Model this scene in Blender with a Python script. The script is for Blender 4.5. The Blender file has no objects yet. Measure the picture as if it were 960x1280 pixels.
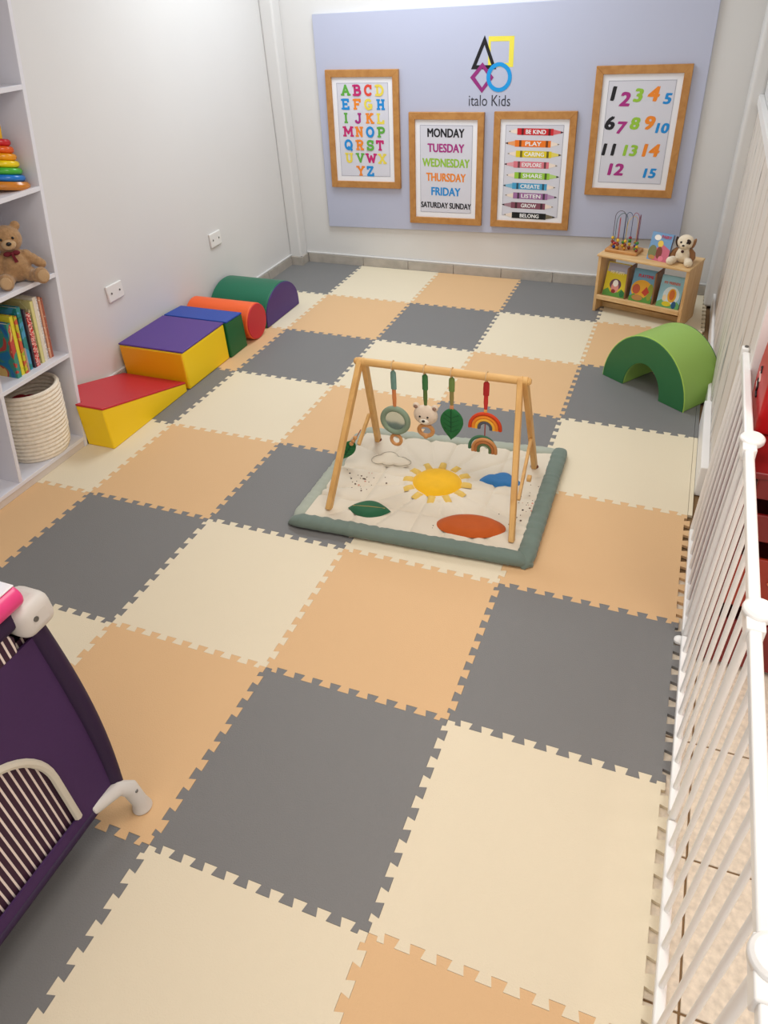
import bpy, bmesh, math, random
from mathutils import Vector, Matrix, Euler
random.seed(7)
C = bpy.context.scene.collection
sc = bpy.context.scene
PI = math.pi

# ---------------------------------------------------------------- camera
F_PX, PPX, PPY = 892.484, 495.853, 607.0
cam_d = bpy.data.cameras.new('camera')
cam_d.sensor_fit = 'HORIZONTAL'; cam_d.sensor_width = 36.0
cam_d.lens = F_PX * 36.0 / 960.0
cam_d.shift_x = -(PPX - 480.0) / 960.0
cam_d.shift_y = -(640.0 - PPY) / 960.0
cam_d.clip_start = 0.02
cam = bpy.data.objects.new('camera', cam_d); C.objects.link(cam)
_m = Matrix.Rotation(0.39138, 4, 'Z') @ Matrix.Rotation(0.949655, 4, 'X') @ Matrix.Rotation(-0.050312, 4, 'Z')
cam.matrix_world = Matrix.Translation((-0.21684, -1.22945, 1.7595)) @ _m
sc.camera = cam

# ---------------------------------------------------------------- world, lights, exposure
w = bpy.data.worlds.new('world'); sc.world = w; w.use_nodes = True
w.node_tree.nodes['Background'].inputs[0].default_value = (1.0, 0.985, 0.96, 1)
w.node_tree.nodes['Background'].inputs[1].default_value = 1.25

def area(name, loc, size, power, col, rot=(0, 0, 0)):
    l = bpy.data.lights.new(name, 'AREA'); l.shape = 'RECTANGLE'; l.size, l.size_y = size
    l.energy = power; l.color = col
    o = bpy.data.objects.new(name, l); C.objects.link(o); o.location = loc; o.rotation_euler = rot
    return o
area('ceiling_panel_light', (-1.85, 2.75, 2.56), (1.3, 0.9), 38, (0.86, 0.94, 1.0))
area('ceiling_panel_light', (-0.70, 0.30, 2.56), (1.1, 0.9), 25, (1.0, 0.965, 0.91))
area('ceiling_panel_light', (0.9, -0.6, 2.56), (0.9, 1.3), 23, (1.0, 0.965, 0.91))
sc.view_settings.view_transform = 'Standard'
sc.view_settings.look = 'None'
sc.view_settings.exposure = 0.0
sc.view_settings.gamma = 1.0
sc.view_settings.use_curve_mapping = False

# ---------------------------------------------------------------- materials
def lin(c):
    return tuple(((x / 255) / 12.92 if x / 255 <= 0.04045 else ((x / 255 + 0.055) / 1.055) ** 2.4) for x in c) + (1,)
MATS = {}
def mat(name, rgb, rough=0.6, spec=0.4, bump=None, vary=None, metal=0.0, sheen=0.0, wave=None):
    """bump=(scale,strength)  vary=(scale,amount)  wave=(scale,strength,direction)"""
    if name in MATS: return MATS[name]
    m = bpy.data.materials.new(name); m.use_nodes = True; MATS[name] = m
    nt = m.node_tree; b = nt.nodes['Principled BSDF']
    b.inputs['Base Color'].default_value = lin(rgb); b.inputs['Roughness'].default_value = rough
    b.inputs['Specular IOR Level'].default_value = spec; b.inputs['Metallic'].default_value = metal
    if sheen: b.inputs['Sheen Weight'].default_value = sheen
    tc = nt.nodes.new('ShaderNodeTexCoord')
    if vary:
        n = nt.nodes.new('ShaderNodeTexNoise'); n.inputs['Scale'].default_value = vary[0]; n.inputs['Detail'].default_value = 5
        nt.links.new(tc.outputs['Object'], n.inputs['Vector'])
        r = nt.nodes.new('ShaderNodeValToRGB')
        a = vary[1]; c = lin(rgb)
        r.color_ramp.elements[0].color = tuple(x * (1 - a) for x in c[:3]) + (1,)
        r.color_ramp.elements[1].color = tuple(min(1, x * (1 + a)) for x in c[:3]) + (1,)
        r.color_ramp.elements[0].position = 0.3; r.color_ramp.elements[1].position = 0.7
        nt.links.new(n.outputs['Fac'], r.inputs[0]); nt.links.new(r.outputs[0], b.inputs['Base Color'])
    if bump or wave:
        bp = nt.nodes.new('ShaderNodeBump')
        if wave:
            t = nt.nodes.new('ShaderNodeTexWave'); t.inputs['Scale'].default_value = wave[0]; t.bands_direction = wave[2]
            bp.inputs['Strength'].default_value = wave[1]; nt.links.new(tc.outputs['Object'], t.inputs['Vector'])
            nt.links.new(t.outputs['Fac'], bp.inputs['Height'])
        else:
            t = nt.nodes.new('ShaderNodeTexNoise'); t.inputs['Scale'].default_value = bump[0]; t.inputs['Detail'].default_value = 3
            bp.inputs['Strength'].default_value = bump[1]; nt.links.new(tc.outputs['Object'], t.inputs['Vector'])
            nt.links.new(t.outputs['Fac'], bp.inputs['Height'])
        bp.inputs['Distance'].default_value = 0.002
        nt.links.new(bp.outputs[0], b.inputs['Normal'])
    return m
def wood(name, rgb, dark, scale=(1, 12, 12), rough=0.5):
    if name in MATS: return MATS[name]
    m = bpy.data.materials.new(name); m.use_nodes = True; MATS[name] = m
    nt = m.node_tree; b = nt.nodes['Principled BSDF']; b.inputs['Roughness'].default_value = rough
    tc = nt.nodes.new('ShaderNodeTexCoord'); mp = nt.nodes.new('ShaderNodeMapping'); mp.inputs['Scale'].default_value = scale
    n = nt.nodes.new('ShaderNodeTexNoise'); n.inputs['Scale'].default_value = 4; n.inputs['Detail'].default_value = 6; n.inputs['Distortion'].default_value = 0.6
    r = nt.nodes.new('ShaderNodeValToRGB'); r.color_ramp.elements[0].color = lin(dark); r.color_ramp.elements[1].color = lin(rgb)
    r.color_ramp.elements[0].position = 0.3; r.color_ramp.elements[1].position = 0.62
    nt.links.new(tc.outputs['Object'], mp.inputs[0]); nt.links.new(mp.outputs[0], n.inputs['Vector'])
    nt.links.new(n.outputs['Fac'], r.inputs[0]); nt.links.new(r.outputs[0], b.inputs['Base Color'])
    return m

# ---------------------------------------------------------------- object helpers
def ident(v): return v
def obj(name, bm, m=None, parent=None, loc=(0, 0, 0), rot=(0, 0, 0), smooth=35, bevel=0.0, seg=2):
    me = bpy.data.meshes.new(name)
    if isinstance(bm, bmesh.types.BMesh): bm.to_mesh(me); bm.free()
    else: me = bm
    if m is not None:
        for x in (m if isinstance(m, (list, tuple)) else [m]): me.materials.append(x)
    if smooth:
        me.polygons.foreach_set('use_smooth', [True] * len(me.polygons))
        me.set_sharp_from_angle(angle=math.radians(smooth))
    o = bpy.data.objects.new(name, me); C.objects.link(o); o.location = loc; o.rotation_euler = rot
    if parent: o.parent = parent
    if bevel:
        b = o.modifiers.new('bevel', 'BEVEL'); b.width = bevel; b.segments = seg; b.limit_method = 'ANGLE'; b.angle_limit = math.radians(40)
        b.harden_normals = False
    return o
def thing(name, label, cat, loc=(0, 0, 0), rotz=0.0, group=None, rot=None):
    o = bpy.data.objects.new(name, None); C.objects.link(o); o.empty_display_size = 0.05
    o.location = loc; o.rotation_euler = rot if rot else (0, 0, rotz); o['label'] = label; o['category'] = cat
    if group: o['group'] = group
    return o
def tag(o, label, cat, group=None):
    o['label'] = label; o['category'] = cat
    if group: o['group'] = group
    return o
def struct(o): o['kind'] = 'structure'; return o
def stuff(o): o['kind'] = 'stuff'; return o
NB = bmesh.new
def box(bm, lo, hi, mi=0, M=None):
    x0, y0, z0 = lo; x1, y1, z1 = hi
    co = [(x0, y0, z0), (x1, y0, z0), (x1, y1, z0), (x0, y1, z0), (x0, y0, z1), (x1, y0, z1), (x1, y1, z1), (x0, y1, z1)]
    vs = [bm.verts.new(M @ Vector(c) if M else c) for c in co]
    for f in ((0, 3, 2, 1), (4, 5, 6, 7), (0, 1, 5, 4), (1, 2, 6, 5), (2, 3, 7, 6), (3, 0, 4, 7)):
        bm.faces.new([vs[i] for i in f]).material_index = mi
    return bm
def B(lo, hi, M=None): return box(NB(), lo, hi, 0, M)
def frame_from(d):
    d = Vector(d).normalized(); up = Vector((0, 0, 1)) if abs(d.z) < 0.9 else Vector((1, 0, 0))
    a = d.cross(up).normalized(); b = d.cross(a).normalized(); return a, b
def tube(bm, pts, r, seg=10, caps=True, mi=0, closed=False, flat=1.0):
    pts = [Vector(p) for p in pts]; n = len(pts); rings = []; pa = None
    for i, p in enumerate(pts):
        if closed: d = pts[(i + 1) % n] - pts[i - 1]
        else: d = pts[min(i + 1, n - 1)] - pts[max(i - 1, 0)]
        d.normalize()
        if pa is None: a, b = frame_from(d)
        else:
            a = (pa - d * pa.dot(d)).normalized(); b = d.cross(a)
        pa = a
        rr = r[i] if isinstance(r, (list, tuple)) else r
        rings.append([bm.verts.new(p + (a * math.cos(2 * PI * k / seg) * flat + b * math.sin(2 * PI * k / seg)) * rr) for k in range(seg)])
    for i in range(n if closed else n - 1):
        A, Bq = rings[i], rings[(i + 1) % n]
        for k in range(seg):
            bm.faces.new((A[k], A[(k + 1) % seg], Bq[(k + 1) % seg], Bq[k])).material_index = mi
    if caps and not closed:
        bm.faces.new(rings[0][::-1]).material_index = mi; bm.faces.new(rings[-1]).material_index = mi
    return bm
def ball(bm, c, r, sx=1, sy=1, sz=1, M=None, u=16, v=10, mi=0):
    T = Matrix.Translation(c) @ (M or Matrix.Identity(4)) @ Matrix.Diagonal((sx, sy, sz, 1))
    res = bmesh.ops.create_uvsphere(bm, u_segments=u, v_segments=v, radius=r, matrix=T)
    for vv in res['verts']:
        for f in vv.link_faces: f.material_index = mi
    return bm
def lathe(bm, prof, seg=24, c=(0, 0, 0), mi=0):
    rings = []
    for r, z in prof:
        rings.append([bm.verts.new((c[0] + r * math.cos(2 * PI * k / seg), c[1] + r * math.sin(2 * PI * k / seg), c[2] + z)) for k in range(seg)])
    for i in range(len(rings) - 1):
        for k in range(seg):
            bm.faces.new((rings[i][k], rings[i][(k + 1) % seg], rings[i + 1][(k + 1) % seg], rings[i + 1][k])).material_index = mi
    if prof[0][0] > 1e-6: bm.faces.new(rings[0][::-1]).material_index = mi
    if prof[-1][0] > 1e-6: bm.faces.new(rings[-1]).material_index = mi
    bmesh.ops.remove_doubles(bm, verts=bm.verts, dist=1e-6)
    return bm
def torus(bm, c, R, r, axis='Y', seg=28, s2=10, sx=1, sz=1, mi=0):
    pts = []
    for k in range(seg):
        a = 2 * PI * k / seg; p = (R * math.cos(a) * sx, R * math.sin(a) * sz)
        pts.append(Vector(c) + Vector({'Y': (p[0], 0, p[1]), 'Z': (p[0], p[1], 0), 'X': (0, p[0], p[1])}[axis]))
    return tube(bm, pts, r, s2, closed=True, mi=mi)
def prism(bm, pts, d, fn=ident, mi=0, mi_side=None):
    """outline pts (2-D), depth interval d=(d0,d1); fn maps (u,v,w)->xyz"""
    a = [bm.verts.new(fn((p[0], p[1], d[0]))) for p in pts]; b = [bm.verts.new(fn((p[0], p[1], d[1]))) for p in pts]
    n = len(pts); ms = mi if mi_side is None else mi_side
    bm.faces.new(a[::-1]).material_index = mi; bm.faces.new(b).material_index = mi
    for i in range(n): bm.faces.new((a[i], a[(i + 1) % n], b[(i + 1) % n], b[i])).material_index = ms
    return bm
XZ = lambda p: (p[0], p[2], p[1])            # outline in x-z, depth along y
YZ = lambda p: (p[2], p[0], p[1])            # outline in y-z, depth along x
def fixn(bm): bmesh.ops.recalc_face_normals(bm, faces=bm.faces); return bm
def flatpoly(bm, pts, fn, mi=0): bm.faces.new([bm.verts.new(fn(p)) for p in pts]).material_index = mi
def ell(cx, cy, rx, ry, n=32, rot=0.0):
    c, s = math.cos(rot), math.sin(rot)
    return [(cx + rx * math.cos(t) * c - ry * math.sin(t) * s, cy + rx * math.cos(t) * s + ry * math.sin(t) * c) for t in [2 * PI * k / n for k in range(n)]]
# flat printed text as mesh, fitted to a width and cap height around a centre
def text_geo(body, bold=0.0, shear=0.0):
    cu = bpy.data.curves.new('lettering', 'FONT'); cu.body = body; cu.offset = bold; cu.shear = shear; cu.resolution_u = 3
    o = bpy.data.objects.new('lettering', cu); C.objects.link(o)
    dg = bpy.context.evaluated_depsgraph_get(); me = bpy.data.meshes.new_from_object(o.evaluated_get(dg))
    vs = [v.co.copy() for v in me.vertices]; fs = [tuple(p.vertices) for p in me.polygons]
    bpy.data.objects.remove(o); bpy.data.meshes.remove(me)
    return vs, fs
def put_text(bm, body, xc, zc, wid, cap, fn, mi=0, bold=0.0, shear=0.0):
    """bold is a fraction of the cap height; the copies are laid one behind the other"""
    vs, fs = text_geo(body, 0.0, shear)
    x0 = min(v.x for v in vs); x1 = max(v.x for v in vs); z0 = min(v.y for v in vs); z1 = max(v.y for v in vs)
    sz = cap / (z1 - z0); sx = ((wid - 2 * bold * cap) / (x1 - x0)) if wid else sz * 1.18
    lay = [(0, 0)] if not bold else [(0, 0), (1, 0.4), (-1, -0.4), (0.5, -0.6), (-0.5, 0.6)]
    for q, (dx, dz) in enumerate(lay):
        nv = []
        for v in vs:
            p = fn((xc + (v.x - (x0 + x1) / 2) * sx + dx * bold * cap, zc + (v.y - (z0 + z1) / 2) * sz + dz * bold * cap))
            nv.append(bm.verts.new((p[0], p[1] - 0.0001 * q, p[2])))
        for f in fs:
            try: bm.faces.new([nv[i] for i in f]).material_index = mi
            except ValueError: pass
    return bm

# ---------------------------------------------------------------- colours
wall_m = mat('painted_plaster', (220, 218, 216), 0.55, 0.3, bump=(60, 0.12), vary=(1.5, 0.015))
white_m = mat('white_paint', (240, 238, 236), 0.4)
gate_m = mat('white_powder_coat', (243, 242, 240), 0.3, 0.5)
gap_m = mat('seam_shadow_grey', (120, 115, 110), 0.9)
skirt_m = mat('grey_stone_skirting', (178, 170, 160), 0.5, vary=(14, 0.12))
screw_m = mat('steel', (120, 120, 118), 0.35, metal=0.8)
foam = {'O': mat('peach_foam', (221, 182, 136), 0.62, 0.3, bump=(260, 0.35), vary=(1.3, 0.012)),
        'C': mat('cream_foam', (229, 216, 189), 0.62, 0.3, bump=(260, 0.35), vary=(1.3, 0.012)),
        'D': mat('grey_foam', (124, 123, 122), 0.55, 0.35, bump=(260, 0.5), vary=(1.3, 0.02))}

# ================================================================ THE SETTING
FZ = -0.012
XL, XR, YB = -2.95, 0.05, 3.62
stone_m = mat('beige_travertine', (226, 214, 195), 0.35, 0.5, vary=(55, 0.16), bump=(150, 0.08))
grout_m = mat('brown_grout', (132, 104, 72), 0.9)
floor = struct(obj('floor', B((-3.2, -3.4, FZ - 0.06), (2.2, 3.9, FZ - 0.004)), grout_m, smooth=0))
T = 0.338; me_t = None
for i in range(-1, 6):
    for j in range(-7, 4):
        x0 = 0.062 + i * T; y0 = -0.181 + (j - 1) * T
        if x0 > 1.9 or (y0 > 0.9 and i > 0): continue
        if me_t is None:
            t = obj('tile', B((0.0025, 0.0025, -0.02), (T - 0.0025, T - 0.0025, 0)), stone_m, floor, (x0, y0, FZ), bevel=0.0012, seg=1); me_t = t
        else:
            t = me_t.copy(); C.objects.link(t); t.location = (x0, y0, FZ)
# left wall, back wall, corner pillar
def slab(name, lo, hi, m=wall_m, bev=0.0): return struct(obj(name, B(lo, hi), m, smooth=0, bevel=bev))
slab('wall_left', (XL - 0.12, -3.3, FZ), (XL, YB + 0.1, 2.6))
slab('wall_back', (XL - 0.1, YB, FZ), (1.6, YB + 0.12, 2.6))
slab('trim_1', (XL, 3.515, 0.05), (-2.855, YB, 2.6), wall_m, 0.012)
slab('ceiling', (-3.1, -3.3, 2.6), (2.0, 3.75, 2.68))
# back skirting: stone tiles with a painted plaster lip above
bb = struct(obj('baseboard_back', B((-2.855, 3.606, 0.062), (0.05, YB, 0.074)), wall_m, bevel=0.004))
xs = [-2.84, -2.389, -2.035, -1.69, -1.344, -0.985, -0.63, -0.28, 0.045]
for a, b in zip(xs, xs[1:]):
    obj('skirting_tile', B((a + 0.0015, 3.602, FZ), (b - 0.0015, YB, 0.062)), skirt_m, bb, bevel=0.0015, seg=1)
bl = struct(obj('baseboard_left', B((XL, -3.2, 0.062), (XL + 0.015, 3.515, 0.074)), wall_m, bevel=0.004))
y = 3.5
while y > -3.1:
    obj('skirting_tile', B((XL, y - 0.345, FZ), (XL + 0.018, y - 0.003, 0.062)), skirt_m, bl, bevel=0.0015, seg=1); y -= 0.348
obj('skirting_tile', B((XL + 0.001, 3.5, FZ), (-2.84, 3.52, 0.062)), skirt_m, bl, bevel=0.0015, seg=1)
obj('skirting_tile', B((-2.862, 3.503, FZ), (-2.842, 3.602, 0.062)), skirt_m, bl, bevel=0.0015, seg=1)
# right wall: plaster return near the corner, then a whitewashed plank face with a painted band above it
wr = slab('wall_right', (XR + 0.014, 0.975, FZ), (XR + 0.16, YB, 2.6))
struct(obj('trim_2', B((-0.01, 3.40, 0), (XR + 0.02, YB, 2.6)), wall_m, bevel=0.022, seg=4))
plank_m = bpy.data.materials.new('whitewashed_wood'); plank_m.use_nodes = True
nt = plank_m.node_tree; b = nt.nodes['Principled BSDF']; b.inputs['Roughness'].default_value = 0.6
tc = nt.nodes.new('ShaderNodeTexCoord'); mp = nt.nodes.new('ShaderNodeMapping'); mp.inputs['Scale'].default_value = (5, 9, 2.0)
n1 = nt.nodes.new('ShaderNodeTexNoise'); n1.inputs['Scale'].default_value = 1.6; n1.inputs['Detail'].default_value = 5; n1.inputs['Distortion'].default_value = 0.5
r1 = nt.nodes.new('ShaderNodeValToRGB'); e = r1.color_ramp.elements
e[0].color = lin((112, 112, 116)); e[0].position = 0.30; e[1].color = lin((222, 216, 208)); e[1].position = 0.37
e2 = r1.color_ramp.elements.new(0.63); e2.color = lin((226, 216, 206)); e3 = r1.color_ramp.elements.new(0.72); e3.color = lin((190, 176, 162))
gi = nt.nodes.new('ShaderNodeObjectInfo'); ad = nt.nodes.new('ShaderNodeVectorMath'); ad.operation = 'ADD'
sm = nt.nodes.new('ShaderNodeMath'); sm.operation = 'MULTIPLY'; sm.inputs[1].default_value = 40
nt.links.new(gi.outputs['Random'], sm.inputs[0]); nt.links.new(tc.outputs['Object'], mp.inputs[0]); nt.links.new(mp.outputs[0], ad.inputs[0])
nt.links.new(sm.outputs[0], ad.inputs[1]); nt.links.new(ad.outputs[0], n1.inputs['Vector']); nt.links.new(n1.outputs['Fac'], r1.inputs[0]); nt.links.new(r1.outputs[0], b.inputs['Base Color'])
seam_m = mat('tan_groove', (142, 116, 96), 0.8)
obj('groove_backing', B((XR + 0.003, 0.976, FZ), (XR + 0.014, 3.40, 1.12)), seam_m, wr, smooth=0)
ws = [0.10, 0.17, 0.15, 0.20, 0.16, 0.21, 0.19, 0.17, 0.22, 0.20, 0.18, 0.16, 0.20, 0.25]
y = 3.40; k = 0; strip0 = None
while y > 1.0:
    wd = min(ws[k], y - 0.965)
    obj('plank', B((0, 0.0012, 0), (0.012, wd - 0.0012, 1.12 - FZ)), plank_m, wr, (XR, y - wd, FZ), bevel=0.001, seg=1)
    y -= wd; k += 1
    if y < 1.03: continue
    for q, (w_, m_) in enumerate(((0.009, seam_m), (0.012, plank_m), (0.009, seam_m))):
        y -= w_; obj('bead_strip', B((0.0006 if q != 1 else 0, 0, 0), (0.011, w_ - 0.0005, 1.12 - FZ)), m_, wr, (XR, y, FZ), smooth=0)
obj('cap_rail', B((XR - 0.012, 0.965, 1.12), (XR + 0.014, 3.40, 1.17)), white_m, wr, bevel=0.004)
obj('end_trim', B((XR - 0.004, 0.94, FZ), (XR + 0.03, 0.964, 2.6)), white_m, wr, bevel=0.004)
struct(obj('baseboard_right', B((0.018, 1.36, FZ), (XR, 1.93, 0.125)), white_m, bevel=0.004))
struct(obj('baseboard_right', B((0.034, 1.93, FZ), (XR, 3.40, 0.09)), white_m, bevel=0.004))
ret_m = mat('pink_reflection_plaster', (228, 206, 196), 0.6, vary=(2, 0.03))  # white plaster with pink reflected light put into its colour
slab('wall_hall_back', (XR + 0.03, 0.96, FZ), (1.9, 1.06, 2.6), ret_m)
slab('wall_hall_right', (1.9, -3.3, FZ), (2.0, 1.06, 2.6), ret_m)

# ================================================================ foam floor mats
P = 0.6; AMP = 0.0105; NT = 9
def edge_prof():
    pts = [(0.0, 0.0), (0.022, 0.0)]; L = P - 0.044; p = L / (NT + 0.0)
    pts.append((0.022 + 0.001, -AMP))
    for k in range(NT):
        c = 0.022 + (k + 0.5) * p
        pts += [(c - 0.20 * p, -AMP), (c - 0.29 * p, AMP), (c + 0.29 * p, AMP), (c + 0.20 * p, -AMP)]
    pts += [(P - 0.023, -AMP), (P - 0.022, 0.0)]
    return pts          # without the end corner
EP = edge_prof()
REP = [(P - s, o) for s, o in EP[::-1]]  # reversed walk (from P down to near 0)
def tile_outline(l, r, bt, tp, x0=0.0, x1=P):
    """l,r,bt,tp: True = interlocking teeth, False = straight"""
    out = []
    # bottom: left to right, offset in +y
    out += [(s, o) for s, o in EP] if bt else [(x0, 0)]
    out += [(P + o, s) for s, o in EP] if r else [(x1, 0)]
    fwd = [(s, o) for s, o in EP] + [(P, 0.0)]
    out += [(s, P + o) for s, o in fwd[::-1][:-1]] if tp else [(x1, P)]
    out += [(o, s) for s, o in fwd[::-1][:-1]] if l else [(x0, P)]
    res = []
    for q in out:
        q = (max(x0, q[0]) if not l else q[0], q[1])
        if not res or (abs(q[0] - res[-1][0]) + abs(q[1] - res[-1][1])) > 1e-5: res.append(q)
    return res
flooring = thing('foam_mat_flooring', 'interlocking foam play mats in peach, cream and grey covering the room floor', 'play mat')
SEQ = 'OCD'; SH = {-5: 0, -4: 2, -3: 1, -2: 0, -1: 2}
LB = {'O': 'peach orange foam tile', 'C': 'cream foam tile', 'D': 'dark grey foam tile'}
cache = {}
for c in range(-5, 0):
    for r in range(-3, 6):
        col = SEQ[(r + SH[c]) % 3]
        x0 = 0.055 if c == -5 else 0.0          # the column against the left wall is cut
        key = (c == -5, c == -1 and r in (2, 3), r == 5, r == -3)
        if key not in cache:
            ol = tile_outline(c != -5, not key[1], r != -3, r != 5, x0)
            bm = NB(); prism(bm, ol, (FZ + 0.0005, 0.0)); fixn(bm)
            bmesh.ops.triangulate(bm, faces=[f for f in bm.faces if len(f.verts) > 4])
            me = bpy.data.meshes.new('foam_tile'); bm.to_mesh(me); bm.free(); me.materials.append(None); cache[key] = me
        o = bpy.data.objects.new('foam_tile', cache[key]); C.objects.link(o); o.parent = flooring
        o.material_slots[0].link = 'OBJECT'; o.material_slots[0].material = foam[col]
        o.location = (c * P, r * P, random.uniform(-0.0004, 0.0002)); o.scale = (0.9988, 0.9988, 1)
        o['label'] = LB[col]
for r, col in ((2, 'C'), (3, 'D')):
    obj('border_strip', B((0.0008, r * P + 0.002, FZ + 0.0005), (0.0165, (r + 1) * P - 0.002, -0.0005)), foam[col], flooring, smooth=0)

# ================================================================ wall sockets
def socket(yc, zc, label):
    t = thing('wall_socket', label, 'socket', (XL, yc, zc), 0, 'blank socket plates on the left wall')
    obj('plate', B((0, -0.06, -0.043), (0.012, 0.06, 0.043)), mat('socket_plastic', (232, 230, 226), 0.35), t, bevel=0.005, seg=3)
    for s in (-1, 1):
        obj('screw', tube(NB(), [(0.010, s * 0.032, 0), (0.0135, s * 0.032, 0)], 0.0055, 12), screw_m, t)
socket(1.635, 0.465, 'white wall socket plate above the red and yellow foam wedge, nearer one')
socket(2.60, 0.455, 'white wall socket plate above the orange foam roller, farther one')

# ================================================================ wall board and posters
board = thing('wall_board', 'large pale lavender panel on the back wall with a logo of four outlined shapes', 'wall board', (0, 0, 0))
bm = NB(); prism(bm, [(-2.64, 0.275), (-0.222, 0.335), (-0.236, 1.62), (-2.625, 1.575)], (3.598, YB), XZ); fixn(bm)
obj('panel', bm, mat('lavender_board', (186, 190, 211), 0.35, 0.5), board, bevel=0.002, seg=1)
lav = (204, 204, 222)
YP = 3.5972
def onb(p): return (p[0], YP, p[1])
def lx(px): return -1.588 + (px - 588) * 0.00475
def lz(py): return 1.286 + (83 - py) * 0.00432
def ring_poly(outer, inner, m, name, label, dep):
    bm = NB(); n = len(outer)
    f = lambda p: (p[0], YP - dep, p[1])
    a = [bm.verts.new(f(p)) for p in outer]; b2 = [bm.verts.new(f(p)) for p in inner]
    for i in range(n): bm.faces.new((a[i], b2[i], b2[(i + 1) % n], a[(i + 1) % n]))
    o = obj(name, bm, m, board, smooth=0); o['label'] = label
blk = mat('ink_black', (24, 24, 30), 0.5); yel = mat('ink_yellow', (236, 222, 80), 0.5); pur = mat('ink_purple', (146, 44, 120), 0.5); cyn = mat('ink_cyan', (20, 150, 220), 0.5)
L2 = lambda *q: [(lx(a), lz(b)) for a, b in q]
ring_poly(L2((611, 47.5), (643.5, 47.5), (643.5, 84), (611, 84)), L2((614, 53.5), (637.5, 53.5), (637.5, 79), (614, 79)), yel, 'logo_square', 'yellow outlined square of the logo', 0.0000)
ring_poly(L2((606, 46), (622, 86.5), (589, 86.5)), L2((606, 57.5), (615.5, 81.5), (596, 81.5)), blk, 'logo_triangle', 'black outlined triangle of the logo', 0.0004)
ring_poly(L2((604, 78), (619, 96.5), (604, 116), (588, 96.5)), L2((604, 85), (613, 96.5), (604, 109), (594.5, 96.5)), pur, 'logo_diamond', 'purple outlined diamond of the logo', 0.0008)
ring_poly([(lx(626 + 16.5 * math.cos(t * PI / 20)), lz(96.3 + 18.2 * math.sin(t * PI / 20))) for t in range(40)],
          [(lx(626 + 11.5 * math.cos(t * PI / 20)), lz(96.3 + 13 * math.sin(t * PI / 20))) for t in range(40)], cyn, 'logo_ring', 'blue ring of the logo', 0.0012)
bm = put_text(NB(), 'italo Kids', -1.463, 1.103, 0.262, 0.060, onb, 0, 0.0)
obj('lettering', bm, mat('ink_grey', (50, 50, 62), 0.5), board, smooth=0)

oak = wood('oak_frame', (190, 136, 74), (174, 118, 58), (6, 1, 6))
mount_m = mat('white_mount', (238, 238, 243), 0.5); print_m = mat('poster_paper', (214, 214, 224), 0.45, 0.4)
inks = {'g': (96, 172, 66), 'm': (196, 36, 110), 'r': (226, 74, 56), 'y': (234, 214, 84), 'b': (24, 140, 214), 'o': (240, 138, 40),
        'k': (26, 26, 34), 'p': (170, 44, 130), 'l': (150, 196, 60), 'w': (246, 246, 246), 't': (90, 90, 96)}
INK = {k: mat('ink_' + k, v, 0.5) for k, v in inks.items()}
def poster(name, label, quad, fw=0.042, mw=0.036):
    """quad: bl, br, tr, tl on the board plane (x,z)"""
    t = thing(name, label, 'poster', (0, 0, 0), 0, 'oak framed posters on the lavender board')
    bl_, br_, tr_, tl_ = [Vector(p) for p in quad]
    def at(u, v): return (bl_ * (1 - u) + br_ * u) * (1 - v) + (tl_ * (1 - u) + tr_ * u) * v
    W = (br_ - bl_).length; H = (tl_ - bl_).length
    def inner(d):
        return [at(d / W, d / H), at(1 - d / W, d / H), at(1 - d / W, 1 - d / H), at(d / W, 1 - d / H)]
    o4, i4 = inner(0), inner(fw)
    bm = NB(); y1, y0 = 3.5975, 3.574
    for k in range(4):
        q = [o4[k], o4[(k + 1) % 4], i4[(k + 1) % 4], i4[k]]
        prism(bm, [tuple(p) for p in q], (y0, y1), XZ)
    fixn(bm); obj('frame', bm, oak, t, smooth=0, bevel=0.0015, seg=1)
    m4 = inner(fw - 0.002); bm = NB(); prism(bm, [tuple(p) for p in m4], (3.586, 3.596), XZ); fixn(bm); obj('mount', bm, mount_m, t, smooth=0)
    p4 = inner(fw + mw); bm = NB(); prism(bm, [tuple(p) for p in p4], (3.5850, 3.5859), XZ); fixn(bm); obj('print', bm, print_m, t, smooth=0)
    l4 = inner(fw + mw - 0.003); bm = NB()
    for k in range(4):
        q = [l4[k], l4[(k + 1) % 4], p4[(k + 1) % 4], p4[k]]
        prism(bm, [tuple(p) for p in q], (3.5845, 3.5858), XZ)
    fixn(bm); obj('mount_bevel', bm, mat('mount_cut', (168, 168, 182), 0.6), t, smooth=0)
    return t
PY = 3.5842
onp = lambda p: (p[0], PY, p[1])
def with_inks(bm, keys): return [INK[k] for k in keys]
IK = list(inks)

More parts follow.
